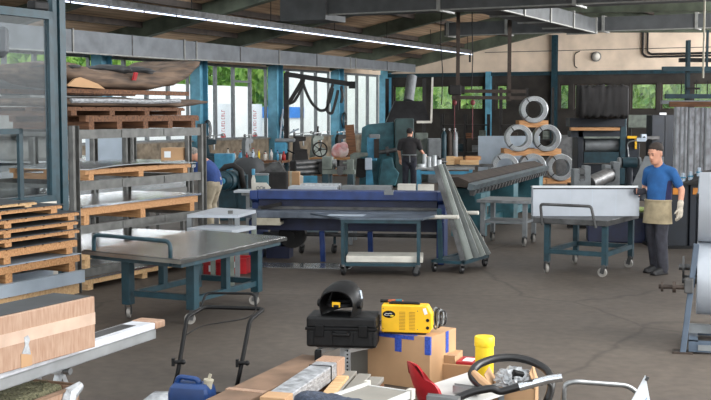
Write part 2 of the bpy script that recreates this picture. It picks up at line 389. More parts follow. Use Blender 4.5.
# conduit on the plaster and two black pipes
for n, (pts, r) in enumerate([([(10.3, -.02, 5.1), (10.05, -.05, 5.0), (10.05, -.05, 4.4), (10.2, -.05, 4.3)], .02),
        ([(13.3, -.1, 5.9), (13.3, -.1, 4.9), (13.5, -.1, 4.76), (20, -.1, 4.76)], .05), ([(13.52, -.1, 5.9), (13.52, -.1, 5.0), (13.68, -.1, 4.88), (20, -.1, 4.88)], .05),
        ([(5.5, -.03, 5.15), (16.5, -.03, 5.15)], .015)]):
    t = MB().tube(round_path(pts, .15), r, 6)
    o = obj('wall_pipe', t, 'darkiron'); place(o, CORNER, HZ)
    tag(o, ['thin grey conduit bending down the cream plaster wall beside the round lamp', 'lower of the two black pipes bending along the cream wall', 'upper of the two black pipes bending along the cream wall', 'long thin cable line running level across the cream gable wall'][n], 'pipe')
l = thing('wall_lamp', 'round glass bulkhead lamp on the cream gable wall', 'lamp', hall(11.1, .02, 4.83), HZ)
obj('base', MB().cyl((0, 0, 0), (0, -.06, 0), .24, n=24), 'steel', l); obj('glass_dome', MB().lathe([(.2, 0), (.19, .06), (.12, .13), (.02, .16)], (0, -.05, 0), (0, -1, 0), 24), 'offwhite', l, smooth=True)

# roof: brown boards on dark green rafters; unseen glass strips added out of view to light the hall
def zroof(v): return 4.62 + (v / 9) * 1.9 if v < 9 else 6.52 - (v - 9) * .03
def roof(name, m, v0, v1, t0, t1, th=.12):
    b = MB(); b.prism([(v0, zroof(v0)), (v1, zroof(v1)), (v1, zroof(v1) + th), (v0, zroof(v0) + th)], 'y', -t1, -t0); return hs(name, b, m)
roof('ceiling', 'planks', -.5, 4.5, -.5, 46)
roof('ceiling', 'planks', 4.5, 9, -.5, 24.4)
roof('ceiling_right', 'planks', 9, 18, -.5, 14)
t = 24.4
while t < 46: roof('added_roof_glass', M['pane'], 4.5, 9, t, t + 2.4); roof('ceiling', 'planks', 4.5, 9, t + 2.4, t + 3.6); t += 3.6
ROOFLIT = 1.2
t = -.5
while t < 53:
    if t < 13.9: roof('added_roof_glass', M['pane'], 18, 27, t, t + 2.4); roof('ceiling_right', 'planks', 18, 27, t + 2.4, t + 3.6)
    elif t < 42: roof('added_roof_glass', M['pane'], 9, 27, t, t + ROOFLIT); roof('ceiling_right', 'planks', 9, 27, t + ROOFLIT, t + 3.6)
    else: roof('added_roof_glass', M['pane'], 9, 27, t, t + 2.2); roof('ceiling_right', 'planks', 9, 27, t + 2.2, t + 3.6)
    t += 3.6
for t in [COLS[0] + 5.85 * k for k in range(8)]:
    b = MB(); d = .5 if abs((t - .25) / 5.85 - round((t - .25) / 5.85)) < .1 else .26
    b.prism([(0, zroof(0)), (9, zroof(9)), (9, zroof(9) - d), (0, zroof(0) - d)], 'y', -t - .16, -t + .16)
    hs('roof_beam', b, 'greenbeam')
    if t < 26:
        b = MB(); b.prism([(9, zroof(9)), (27, zroof(27)), (27, zroof(27) - d), (9, zroof(9) - d)], 'y', -t - .16, -t + .16); hs('roof_beam', b, 'greenbeam')
for v in (2.2, 4.5, 6.8, 9.0, 12, 15):
    b = MB(); hb(v - .06, v + .06, 0, 44 if v < 9 else 25, zroof(v) - .18, zroof(v) + .01, b); hs('roof_purlin', b, 'rust')

hs('shade_wall_right', hb(27, 27.3, -.3, 30, 0, 3.3), 'darkwall')  # unseen wall added to keep low light off the back right
# glazed partition on the left: post, framed panes, low wall
_p = Vector((-3.34, 13.65, 0)) + V * .06 - U * .34 - CORNER
PV, PT = _p.dot(V), -_p.dot(U)
hs('partition_post', hb(PV - .05, PV + .05, PT - .1, PT, 0, 5.9), 'teal')
hs('partition_post', hb(PV - .035, PV + .035, PT + .03, PT + .1, 0, 5.9), 'tealdark')
hs('wall_partition', hb(PV - .04, PV + .04, PT + .1, PT + 6, 0, 1.14), 'offwhite')
for k in range(4):
    t0 = PT + .1 + k * 1.06; b = MB()
    for q in ((t0, t0 + .07, 1.14, 3.3), (t0 + .97, t0 + 1.06, 1.14, 3.3), (t0, t0 + 1.06, 1.14, 1.21), (t0, t0 + 1.06, 3.21, 3.3)): hb(PV - .04, PV + .04, *q, mb=b)
    if k: hb(PV - .04, PV + .04, t0, t0 + 1.06, 2.7, 2.76, b)
    wn += 1; f = hs('window_%d' % wn, b, 'teal'); struct('pane', hb(PV - .008, PV + .008, t0 + .07, t0 + .97, 1.21, 3.21), M['pane2'], f)
single('loudspeaker', MB().obox((0, 0, .05), (.12, .24, .1)), 'black', 'small black box sitting on the top rail of the glazed partition', 'speaker', hall(PV, PT + .3, 3.301), HZ, bevel=.02)

# ------------------------------------------------------------------ outside
def tree_mesh(seed, n, m):
    r = random.Random(seed); b = MB()
    for i in range(n):
        while True:
            p = Vector((r.uniform(-1, 1), r.uniform(-1, 1), r.uniform(-1, 1)))
            if .35 < p.length < 1: break
        p = Vector((p.x * 2.3, p.y * 2.3, 4.3 + p.z * 3.4)); s = r.uniform(.2, .46)
        e = Euler((r.uniform(0, 6), r.uniform(0, 6), r.uniform(0, 6))).to_matrix()
        vs_ = [b.bm.verts.new(p + e @ Vector(q)) for q in ((-s, 0, 0), (0, -s * .55, .03), (s, 0, 0), (0, s * .55, .03))]; b.bm.faces.new(vs_)
    return b
protos = []
for k in range(3):
    t_ = thing('tree', 'x', 'tree', (0, 0, 0)); obj('crown', tree_mesh(k, 1500, None), M['leaf'] if k != 1 else M['leaf2'], t_)
    obj('trunk', MB().tube([(0, 0, 0), (.1, 0, 2), (0, .1, 5)], [.22, .17, .08]), 'bark', t_); protos.append(t_)
TR = [(-17, -4), (-17, -9.5), (-17, 1.6), (-17, -15), (-17, -20.5), (-17, 7.2), (-17, 12.8), (-17, 18.4), (-17, 24), (-17, 29.6), (-17, 35.2), (-17, 41)]
TB = [(-1, -15), (4.6, -15.5), (10.2, -15), (15.8, -15.5), (21.4, -15), (27, -15.5)]
for i, (v, t) in enumerate(TR + TB):
    lab = 'green tree outside the tall windows of the left wall' if i < len(TR) else 'green tree outside the window band of the back wall'
    grp = 'trees outside the left windows' if i < len(TR) else 'trees outside the back windows'
    p = hall(v, t, -.22); sc = random.uniform(.95, 1.06)
    if i < 3: o = protos[i]; o.location = p; o['label'] = lab; o['group'] = grp
    else: o = dup(protos[i % 3], p, random.uniform(0, 360), lab, grp, (sc, sc, sc))
for n_, (v0, v1, t0, t1, lab) in enumerate(((-18, 34, -25.5, -24, 'tall green hedge behind the trees outside the back windows'), (-28, -26.5, -40, 26, 'tall green hedge behind the trees outside the left windows'))):
    r = random.Random(50 + n_); b = MB(); vc, tcn = (v0 + v1) / 2, (t0 + t1) / 2
    for i in range(7500):
        p = Vector((r.uniform(v0, v1) - vc, r.uniform(-t1, -t0) + tcn, r.uniform(.1, 5.6 + math.sin(i) * .8))); q_ = r.uniform(.22, .5); e = Euler((r.uniform(0, 6), r.uniform(0, 6), r.uniform(0, 6))).to_matrix()
        b.bm.faces.new([b.bm.verts.new(p + e @ Vector(q)) for q in ((-q_, 0, 0), (0, -q_ * .55, .03), (q_, 0, 0), (0, q_ * .55, .03))])
    h_ = obj('hedge', b, 'leaf2' if n_ else 'leaf'); obj('hedge_core', MB().box(-(v1 - v0) * .4, (v1 - v0) * .4, -(t1 - t0) / 2 + .3, (t1 - t0) / 2 - .3, 0, 5.2), 'leaf2', h_); place(h_, hall(vc, tcn, -.22), HZ); tag(h_, lab, 'hedge')
tr = thing('trailer', 'long white trailer parked outside the tall left windows', 'trailer', hall(-8, 11, -.22), HZ)
obj('body', MB().box(-1.2, 1.2, -10, 9, .9, 3.75), 'trailer', tr)
for x in (-.9, .9):
    for y in (-6, -4.6, 5): obj('wheel', MB().cyl((x - .15, y, .5), (x + .15, y, .5), .5, n=24), 'rubber', tr)
obj('chassis', MB().box(-.5, .5, -9, 8, .55, .9), 'darkiron', tr)
k = thing('kiosk', 'small white kiosk with a bright blue fascia outside the windows', 'building', hall(-7, -.9, -.22), HZ)
obj('walls', MB().box(-.9, .9, -1.3, 1.3, 0, 2.1), 'trailer', k); obj('blue_fascia', MB().box(-1, 1, -1.4, 1.4, 2.1, 2.7), 'awning', k)
s = thing('warehouse', 'tall white clad building outside the far end of the windows', 'building', hall(-9, -6, -.22), HZ)
obj('walls', MB().box(-.3, .3, 0, 13.5, 0, 8.2), 'trailer', s); obj('roof', MB().box(-.4, .4, -.2, 13.7, 8.2, 8.5), 'fuse', s)
for i, t in enumerate((12.35, 14.85)):        # translucent white film sheets with red lettering, just outside the panes
    w = thing('film_sheet', ['white translucent sheet with red vertical lettering behind the glass, beside the blue column', 'white translucent sheet with red vertical lettering behind the glass, further left'][i], 'sheet', hall(-.42, t, -.22), HZ)
    obj('sheet', MB().box(-.006, .006, -.62, .62, 0, 2.75), M['filmsheet'], w)
    red = mat('red_print', (206, 84, 84), .6); r = random.Random(3 + i)
    for j in range(9):
        z = 2.42 - j * .1; b = MB()
        b.box(.007, .012, -.12, .12, z, z + .022)
        if j % 3 != 1: b.box(.007, .012, -.12, -.08, z, z + .07)
        if j % 2: b.box(.007, .012, .07, .11, z, z + .07)
        if j % 4 == 2: b.box(.007, .012, -.12, .12, z + .045, z + .065)
        obj('red_letter', b, red, w)
    obj('red_emblem', MB()._ann([(.13, -.003), (.2, -.003), (.2, .003), (.13, .003)], (.01, 0, 1.36), (1, 0, 0), 20).box(.007, .013, -.1, .1, 1.28, 1.44), red, w)

# ------------------------------------------------------------------ ducts, lamps, hoist
d = thing('air_duct', 'long grey duct running under the roof along the window wall', 'duct', hall(3.1, 4.0, 3.9), HZ)
secs = [(0, .20, .54), (6.5, .17, .56), (7.0, .14, .58), (13, .08, .58), (18.5, .03, .59), (19.2, 0, .60), (24.7, -.02, .60), (33, -.1, .60), (40, -.18, .62)]
for (a, lo, hi), (a2, lo2, hi2) in zip(secs[:-1], secs[1:]):
    b = MB(); b.loft([[(-.35, -a, lo), (.35, -a, lo), (.35, -a, hi), (-.35, -a, hi)], [(-.35, -a2, lo2), (.35, -a2, lo2), (.35, -a2, hi2), (-.35, -a2, hi2)]])
    obj('duct_section', b, 'ductgrey', d)
    obj('flange', MB().box(-.38, .38, -a2 - .03, -a2 + .03, lo2 - .03, hi2 + .03), 'ductlight', d)
    m_ = (a + a2) / 2
    if a2 - a > 3: obj('flange', MB().box(-.37, .37, -m_ - .02, -m_ + .02, (lo + lo2) / 2 - .02, (hi + hi2) / 2 + .02), 'dsteel', d)
    obj('lit_bottom_edge', MB().bar((.34, -a, lo - .02), (.34, -a2, lo2 - .02), .06, .04), 'ductlight', d)  # pale strip paints the light along the duct's bottom edge
def duct(label, v0, v1, t0, t1, z0, z1, flanges, along):
    d = thing('air_duct', label, 'duct', hall((v0 + v1) / 2, (t0 + t1) / 2, z0), HZ); L = (v1 - v0) if along == 'v' else (t1 - t0)
    x, y = (v1 - v0) / 2, (t1 - t0) / 2
    obj('duct_body', MB().box(-x, x, -y, y, 0, z1 - z0), 'ductdark', d)
    for f in flanges:
        b = MB()
        if along == 'v': b.box(-x + L * f - .05, -x + L * f + .05, -y - .05, y + .05, -.05, z1 - z0 + .05)
        else: b.box(-x - .05, x + .05, -y + L * f - .05, -y + L * f + .05, -.05, z1 - z0 + .05)
        obj('flange', b, 'ductlight', d)
    obj('lit_bottom_edge', MB().box(-x, x, -y - .02, -y + .1, -.035, 0) if along == 'v' else MB().box(x - .1, x + .02, -y, y, -.035, 0), 'ductlight', d)  # same bright bottom edge, light put in as a pale strip
    return d
def vt(p): r = p - CORNER; return r.dot(V), -r.dot(U)
vA, tA = vt(Vector((2.45, 31.3, 0)))
da = duct('wide grey duct crossing the top of the picture', vA - 4.7, vA + 12, tA - .5, tA + .5, 4.9, 5.75, (.28, .5, .75), 'v')
obj('end_box', MB().box(-8.45, -7.0, -.62, .62, -.16, .8), 'ductdark', da)
vB, tB = vt(Vector((3.55, 44.6, 0)))
duct('grey duct crossing in front of the cream gable wall', vB, vB + 13, tB - .35, tB + .35, 5.1, 5.58, (.01, .19, .47, .72, .99), 'v')
vC, tC = vt(Vector((8.4, 42.2, 0)))
duct('grey duct linking the two crossing ducts', vC - .5, vC + .5, tC + .4, tA - 1.3, 5.02, 5.5, (.0, .2, .45, .7, .98), 't')

vL, tL = vt(Vector((5.3, 54.5, 0)))
ls = thing('strip_light', 'long row of lit fluorescent tubes in a dark tray under the roof', 'lamp', hall(5.8, tL, 4.9), HZ)
obj('tray', MB().box(-.09, .09, -34, .3, .06, .22), 'dsteel', ls)
for k in range(22):
    y = -k * 1.53
    obj('lamp_tube', MB().cyl((0, y - .72, .02), (0, y + .72, .02), .019, n=8), M['tube'], ls)
    if k % 3 == 0: obj('hanger', MB().cyl((0, y, .2), (0, y, .87), .015, n=6), 'darkiron', ls)
obj('end_hanger', MB().tube([(0, .3, .15), (0, .32, -.35)], .05), 'darkiron', ls)

hz = thing('overhead_hoist_frame', 'dark overhead rail frame hanging on two tall posts before the gable wall', 'hoist', W(482, 100, 40) - Vector((0, 0, W(482, 100, 40).z)), -6)
px = lambda x, y: W(x, y, 40) - W(482, 0, 40).xyz * Vector((1, 1, 0))
for x in (457, 508):
    q = px(x, 95); obj('post', MB().bar((q.x, 0, px(x, 101).z), (q.x, 0, 6.1), .13, .13), 'rust', hz)
for y in (91, 97.5):
    obj('rail', MB().bar((px(451, y).x, 0, px(451, y).z), (px(525, y).x, 0, px(525, y + .5).z), .13, .12), 'rust', hz)
obj('hoist_motor', MB().obox((px(456, 92).x - .05, .05, px(456, 90).z), (.42, .34, .34)).cyl((px(456, 92).x - .3, .05, px(456, 90).z), (px(456, 92).x + .28, .05, px(456, 90).z), .14), 'darkiron', hz, bevel=.03)
for x in (454, 472):
    q = px(x, 99); obj('hook_block', MB().sphere((q.x, 0, px(x, 102.5).z), .085, (1, .7, 1.2)), mat('dull_red', (104, 40, 42), .6), hz, smooth=True)
    obj('chain', MB().cyl((q.x, 0, px(x, 101).z), (q.x, 0, px(x, 140).z), .012, n=6), mat('dull_red', (104, 40, 42), .6), hz)
for k, x in enumerate((442, 472)):
    p = W(x, 40, 42); single('hanging_cable', MB().tube([(0, 0, 0), (.03, 0, 1.2), (-.06 if k == 0 else 0, 0, 2.4), (0, 0, 6.5 - W(x, 105 if k == 0 else 90, 42).z)], .018, 6), 'black', ['thin black cable hanging left of the hoist frame post', 'thin black cable hanging between the two hoist posts'][k], 'cable', (p.x, p.y, W(x, 105 if k == 0 else 90, 42).z))

# jib arm with cable loops by the windows
JY = 36.0
def jp(x, y): return W(x, y, JY)
o0 = jp(286, 100); j = thing('jib_arm', 'black jib arm with looping hoses in front of the windows', 'crane', (o0.x, JY, 0), 0)
L_ = lambda x, y: (jp(x, y).x - o0.x, 0, jp(x, y).z)
obj('mast', MB().bar((L_(286, 100)[0], 0, 0), L_(286, 73), .14, .14), 'darkiron', j)
obj('arm', MB().bar(L_(285, 74), L_(353, 84.5), .16, .15), 'darkiron', j)
obj('brace', MB().bar(L_(289, 103), L_(304, 78), .12, .12), 'darkiron', j)
obj('arm_tip', MB().obox(L_(352, 85), (.2, .22, .22)), 'black', j)
for pts in ([(302, 80), (306, 92), (312, 104), (320, 111), (326, 110), (330, 100), (333, 88)], [(304, 80), (300, 92), (294, 102), (288, 104)], [(333, 84), (328, 98), (327, 112), (332, 114), (336, 100), (338, 90)], [(341, 86), (343, 96), (341, 103)]):
    obj('hose', MB().tube(round_path([L_(*p) for p in pts], .5), .045, 6), 'rubber', j)
obj('drop_pole', MB().cyl(L_(288, 104), L_(288.5, 152), .035, n=8), 'dsteel', j)

# ================================================================== LEFT: RACK, PALLETS, SHEETS
def pallet(label, loc, w, l, h, m='wood', edge=.035, group='pallets in the sheet rack', rz=HZ, nblk=3, cat='pallet'):
    """x from -w to 0, y from 0 to l; the long edge faces +x"""
    p = thing('pallet', label, cat, loc, rz, group)
    e = max(edge, h * .45)
    for x in (-.05, -w / 2, -w + .05): obj('stringer', MB().box(x - .05, x + .05, 0, l, h - e, h - .012), m, p)
    b = MB(); n = max(3, int(l / .25))
    for i in range(n):
        y = i * l / n; b.box(-w, 0, y, y + l / n - .03, h - .014, h)
    obj('deck', b, m, p)
    for k in range(nblk):
        y = .12 + (l - .24) * k / (nblk - 1)
        obj('block', MB().box(-w, -.01, y - .05, y + .05, 0, h - e), m, p)
    return p
def sheets(label, loc, w, l, h, m='sheet', bend=0, group='metal sheets on the pallets', over=.0, rz=HZ):
    b = MB(); n = 12; rings = []
    for i in range(n + 1):
        y = -over + (l + 2 * over) * i / n; z = bend * math.sin(PI * min(1, i / n * 1.15)) * (1 if bend > 0 else 1)
        rings.append([(-w, y, z), (.01, y, z), (.01, y, z + h), (-w, y, z + h)])
    b.loft(rings); return single('sheet_stack', b, m, label, 'metal sheets', loc, rz, group)
R0 = Vector((-3.34, 13.65, 0))
def rk(x, y, z=0): return R0 + V * x + U * y + Vector((0, 0, z))
def upright(b, x, y, h):
    b.box(x - .035, x + .035, y - .06, y - .05, 0, h); b.box(x - .035, x + .035, y + .05, y + .06, 0, h); b.box(x - .035, x - .02, y - .06, y + .06, 0, h); b.box(x + .028, x + .036, y - .062, y - .02, 0, h)
    return b
rack = thing('sheet_rack', 'large grey steel shelving rack loaded with pallets of shiny metal sheets', 'rack', R0, HZ)
for x in (0, -1.3):
    for y in (0, 2.72): obj('upright', upright(MB(), x, y, 2.0), 'rackgrey', rack); 
    for z0, z1 in ((1.84, 1.95), (1.22, 1.33), (.70, .80), (.17, .27)):
        b = MB().box(x - .02, x + .025, .06, 2.66, z0, z1)
        for yy in (.9, 1.8): b.box(x + .022, x + .034, yy - .02, yy + .02, z0 + .01, z1 - .01)
        obj('beam', b, 'rackgrey', rack)
for y in (0, 2.72):
    for z in (.22, .75, 1.27, 1.9): obj('side_brace', MB().box(-1.27, -.03, y - .02, y + .02, z - .025, z + .025), 'rackgrey', rack)
pallet('pine pallet on the second shelf of the grey rack, under a bent shiny sheet', rk(-.04, .25, 1.33), 1.2, 2.25, .13, 'wood')
sheets('bent shiny metal sheets on the second shelf of the grey rack', rk(-.0, .25, 1.461), 1.2, 2.3, .012, 'sheet', .035)
pallet('long pine edged pallet on the third shelf of the grey rack', rk(.0, .1, .80), 1.2, 2.5, .21, 'wood')
sheets('polished metal sheets on the third shelf of the grey rack', rk(.02, .1, 1.011), 1.25, 2.55, .025, 'sheet')
pallet('pine pallet on the lowest shelf of the grey rack, behind the teal cart', rk(.0, .1, .27), 1.2, 2.5, .2, 'woodpale')
sheets('grey metal sheets on the lowest shelf of the grey rack, behind the teal cart', rk(.02, .1, .471), 1.25, 2.5, .025, 'sheetdark')
pallet('pine pallet standing on the floor under the grey rack', rk(.0, .15, 0), 1.15, 2.45, .13, 'woodpale')
sheets('dark sheets on the floor pallet under the grey rack', rk(.0, .15, .131), 1.15, 2.45, .025, 'sheet')
pallet('reddish brown old pallet on top of the grey rack, lower of two', rk(.02, .2, 1.95), 1.2, 2.42, .17, 'woodold', group='old pallets on the rack top', nblk=5)
pallet('reddish brown old pallet on top of the grey rack, under the flat bundle', rk(.02, -.12, 2.122), 1.2, 2.4, .10, 'woodold', group='old pallets on the rack top', nblk=4)
def bundle(label, loc, w, l, h, seed, m='wrapold', lift=.12, pw=.5):
    r = random.Random(seed); b = MB(); n = 26; rings = []; bend = lambda s: (s - .45) ** 2 * lift * 2.2 + (.09 * max(0, (s - .8) / .2) ** 2 if lift > .2 else 0)
    for i in range(n + 1):
        s = i / n; tap = 1 - (.55 if pw > .3 else 0) * max(0, (s - .86) / .14) - (.35 if pw > .3 else 0) * max(0, (.06 - s) / .06); ring = []
        for k in range(16):
            a = 2 * PI * k / 16; cx = math.copysign(abs(math.cos(a)) ** (pw * .9), math.cos(a)); cz = math.copysign(abs(math.sin(a)) ** (pw * 1.1), math.sin(a))
            ring.append((-w / 2 + cx * w / 2 * (1 + r.uniform(-.03, .03)), s * l, max(0, bend(s) - .02) + h / 2 + cz * h / 2 * tap * (1 + r.uniform(-.12, .12) + (.22 * math.sin(s * 19 + seed) * math.sin(s * 7 + a) if cz > .3 and pw > .3 else 0))))
        rings.append(ring)
    b.loft(rings); return b
t_ = thing('wrapped_bundle', 'flat dusty wrapped bundle with a torn tail on the rack top', 'bundle', rk(.05, -.2, 2.224), HZ)
obj('bundle_body', bundle('', None, 1.15, 3.0, .115, 3, lift=.06), 'wrapold', t_, smooth=True)
obj('film_edge', MB().tube([(.0, .1, .07), (.02, .8, .075), (.02, 1.6, .07), (.01, 2.3, .09)], .03), 'wrapgrey', t_)
b = MB()
for x in (-.1, -1.0): b.box(x - .06, x + .06, -.15, 2.5, 0, .055)
t_ = single('timber_bearer', b, 'woodold', 'pair of dark timber bearers between the two wrapped bundles', 'timber', rk(.05, -.1, 2.385), HZ)
t_ = thing('wrapped_bundle', 'thick sagging bundle in torn brown wrapping, topmost on the rack', 'bundle', rk(.05, -.25, 2.442), HZ)
obj('bundle_body', bundle('', None, 1.15, 2.88, .24, 5, lift=.3), 'wrapold', t_, smooth=True)
obj('red_tag', MB().obox((.03, 1.35, .17), (.02, .09, .1), (0, .3, .2)), 'red', t_)
obj('torn_flap', MB().prism([(.05, .02), (.75, .0), (.62, .06), (.3, .13), (.2, .11)], 'x', .0, .03), 'card', t_)
r = random.Random(12)
for y_, L_, h_ in ((.25, .5, .06), (1.25, .45, .07), (1.75, .4, .06)):
    b = MB(); bmesh.ops.create_icosphere(b.bm, subdivisions=3, radius=1)
    for v_ in b.bm.verts: d_ = 1 + r.uniform(-.14, .14); v_.co = Vector((-.35 + v_.co.x * .35 * d_, y_ + v_.co.y * L_ * .5 * d_, .25 + v_.co.z * h_ * d_))
    obj('crumpled_cover', b, 'tarp', t_, smooth=True)

# pallets with black sheets in the near bay of the rack
LAYS = [  # end y, z0, height of pallet, wood, top sheet
    (-.12, 0, .16, 'woodpale'), (-.10, .305, .19, 'wood'), (-.14, .515, .16, 'wood'), (-.1, .70, .09, 'wood'), (-.12, .80, .09, 'wood'), (-.1, .905, .09, 'wood'), (-.38, 1.01, .09, 'wood'), (-.78, 1.105, .06, 'woodpale')]
LAY = [(ye - .58, .11 + .948 * z if z else 0, h * .95 if z else .26, m) for ye, z, h, m in LAYS]
ORD = ['pale pallet on the floor at the bottom of the left stack', 'pine pallet with a thick edge board, second from bottom in the left stack', 'pine pallet third from bottom in the left stack', 'thin pine pallet fourth from bottom in the left stack', 'thin pine pallet fifth from bottom in the left stack', 'thin pine pallet sixth from bottom in the left stack', 'short pine pallet second from top in the left stack', 'short pale board pallet on top of the left stack']
for i, (ye, z, h, m) in enumerate(LAY):
    l = 2.9 + ye + .0
    pallet(ORD[i], rk(.62, -2.9, z), .5, l, h, m, edge=.03 if h < .12 else .08, group='pallets stacked at the left')
    if i == 0:
        b = MB().box(-1.1, .03, 0, 2.2, .0, .13); single('steel_channel', MB().box(-.03, .03, 0, 2.24, 0, .135).box(-.48, -.03, 0, 2.24, .0, .02).box(-.48, -.42, 0, 2.24, 0, .135), 'zinc', 'blue-grey painted channel frame above the bottom pallet of the left stack', 'channel', rk(.64, -2.9, .265), HZ)
    else:
        sheets(('blue-grey' if i == 1 else 'black') + ' sheets on the ' + ORD[i].replace(' with a thick edge board,', ','), rk(.63, -2.9, z + h + .001), .5, l, .009, 'zinc' if i == 1 else 'tarp', 0, 'sheets in the left stack')
single('label_card', MB().box(-.005, .005, -.07, .07, 0, .07), 'paper', 'small white card at the foot of the left pallet stack', 'card', rk(.72, -.8, .0), HZ - 10)
up2 = thing('pipe_stand', 'dark teal square tube frame standing before the glazed partition', 'frame', rk(.105, -.9), HZ)
for y in (-.13, -1.2): obj('frame_leg', MB().box(-.02, .02, y - .03, y + .03, 0, 1.98), 'tealdark', up2)
obj('top_rail', MB().box(-.02, .02, -1.2, -.1, 1.92, 1.98), 'tealdark', up2)
obj('foot', MB().box(-.02, .02, -1.2, -.1, 0, .05), 'tealdark', up2)
bx = thing('hanging_box', 'grey rounded metal housing hanging in the top left corner', 'housing', W(-6, 42, 12.0), 10)
obj('housing_body', MB().loft([[(x * k, y * k, z) for x, y in ((-.14, -.12), (.14, -.12), (.14, .12), (-.14, .12))] for z, k in ((-.16, .6), (-.1, .95), (.13, 1), (.15, .9))]), 'ductgrey', bx, bevel=.02)
obj('hanger', MB().cyl((0, 0, .15), (0, 0, 1.5), .015, n=6), 'darkiron', bx)

# shelving and sheets behind, seen through the partition and the rack
sr = thing('sheet_rack', 'second grey rack further back, seen between the shelves of the front rack', 'rack', rk(-2.6, 3.6, 0), HZ)
for x in (0, -1.2):
    for y in (-2.5, 0, 2.6): obj('upright', upright(MB(), x, y, 1.95), 'rackgrey', sr)
    for z in (.25, .75, 1.12): obj('beam', MB().box(x - .02, x + .02, -2.5, 2.6, z, z + .1), 'rackgrey', sr)
sheets('broad shiny sheets on the second rack, behind the front rack', rk(-2.6, 1.2, 1.222), 1.3, 4.9, .1, 'sheet', 0)
sheets('shiny sheets on the lower shelf of the second rack', rk(-2.6, 1.2, .852), 1.3, 4.9, .1, 'sheet', 0)
single('panel', MB().box(-.5, .5, -.03, .03, 0, 1.95), 'zinc', 'pale grey upright panel standing behind the rack', 'panel', Vector((-5.0, 23.5, 0)), 5)
cb = thing('cardboard_box', 'brown cardboard box with a white label on the sheets behind the rack', 'box', W(176, 165, 20.5), -12)
obj('box_body', MB().box(-.2, .2, -.2, .2, 0, .31), 'card', cb); obj('label', MB().box(-.14, -.02, -.205, -.2, .14, .25), 'paper', cb)
tb = thing('work_table', 'low work table behind the rack carrying the cardboard box', 'table', Vector((cb.location.x, 20.5, 0)), -12); tz = cb.location.z
obj('tabletop', MB().box(-.5, .26, -.3, .3, tz - .05, tz - .001), 'steel', tb)
for x in (-.45, .2):
    for y in (-.25, .25): obj('leg', MB().box(x - .03, x + .03, y - .03, y + .03, 0, tz - .05), 'rackgrey', tb)
wr = thing('wrapped_roll', 'large grey wrapped roll on a shelf behind the glass partition', 'roll', W(30, 95, 24), HZ)
zz = wr.location.z
obj('roll', bundle('', None, 1.2, 3.0, .55, 11, lift=.05), 'tarp', wr, smooth=True)
obj('strap', MB().box(-1.25, .05, 1.0, 1.06, .0, .02), 'paper', wr)
sh = thing('storage_shelf', 'grey shelf unit behind the glass partition carrying the wrapped roll', 'shelf', Vector((wr.location.x, wr.location.y, 0)), HZ)
for x in (-1.2, 0):
    for y in (0, 1.5, 3.0): obj('upright', MB().box(x - .04, x + .04, y - .04, y + .04, 0, zz - .002), 'rackgrey', sh)
for z in (.5, 1.1, 1.7, zz - .05): obj('shelf_board', MB().box(-1.25, .05, -.05, 3.05, z, z + .045), 'sheet' if z < 1.8 else 'rackgrey', sh)
obj('back_panel', MB().box(-1.28, -1.25, 0, 3, .3, zz - .05), 'ductlight', sh)

# ------------------------------------------------------------------ casters and carts
def caster(parent, x, y, turn=0, r=.06, wm='caster', hh=.16):
    """a swivel caster: fork with its wheel under it"""
    c_, s_ = math.cos(turn), math.sin(turn); R_ = lambda p: (x + p[0] * c_ - p[1] * s_, y + p[0] * s_ + p[1] * c_, p[2])
    f = MB(); f.bar(R_((-.03, .0, hh)), R_((-.03, .03, r * .8)), .008, .055); f.bar(R_((.03, .0, hh)), R_((.03, .03, r * .8)), .008, .055); f.cyl(R_((0, 0, hh - .015)), R_((0, 0, hh + .01)), .04, n=10)
    fo = obj('caster', f, 'dsteel', parent)
    w = MB().cyl(R_((-.02, .03, r)), R_((.02, .03, r)), r, n=18); w.cyl(R_((-.024, .03, r)), R_((.024, .03, r)), r * .45, n=12); obj('wheel', w, wm, fo, bevel=.004)
    return fo
tc_ = thing('table_cart', 'teal steel table cart with a broad sheet top and loop handle', 'cart', Vector((-1.66, 11.62, 0)), -25)
# wheelbase x -.80..0, y 0..1.34 ; top x -1.05..0.36?, y -.95..1.4
for x in (-.8, 0):
    for y in (0, 1.30):
        obj('leg', MB().box(x - .05, x + .05, y - .05, y + .05, .15, .70), 'teal', tc_, bevel=.006); caster(tc_, x, y, .5 if x else 2.2, .058)
    obj('side_rail', MB().box(x - .03, x + .03, .05, 1.25, .22, .28), 'teal', tc_)
    obj('center_leg', MB().box(x - .035, x + .035, .6, .68, .28, .70), 'teal', tc_)
for y in (0, 1.3): obj('cross_rail', MB().box(-.71, -.05, y - .03, y + .03, .24, .3), 'teal', tc_)
q0 = tc_.matrix_basis.inverted()
rot_ = Matrix.Rotation(math.radians(25), 3, 'Z')
lc = lambda v: rot_ @ (v - Vector((-1.66, 11.62, 0)))
A_, B_, C_ = lc(G(82, 251, .76)), lc(G(180.5, 261, .76)), lc(G(287, 237.5, .76)); D_ = A_ + C_ - B_
b = MB(); b.loft([[(p.x, p.y, .727) for p in (A_, B_, C_, D_)], [(p.x, p.y, .765) for p in (A_, B_, C_, D_)]]); obj('tabletop', b, 'sheetdark', tc_)
_c = (A_ + C_) / 2; b = MB(); b.loft([[((p * .93 + _c * .07).x, (p * .93 + _c * .07).y, z) for p in (A_, B_, C_, D_)] for z in (.68, .7265)]); obj('top_frame', b, 'tealdark', tc_)
b = MB(); A2, B2, C2, D2 = [p * .985 + (A_ + C_) / 2 * .015 for p in (A_, B_, C_, D_)]
b.loft([[(p.x, p.y, .766) for p in (A2, B2, C2, D2)], [(p.x, p.y, .772) for p in (A2, B2, C2, D2)]]); obj('top_sheet', b, 'sheetdark', tc_)
h1, h2 = A_ * .9 + B_ * .1, A_ * .12 + B_ * .88; h1 = h1 + (D_ - A_) * .02; h2 = h2 + (D_ - A_) * .02
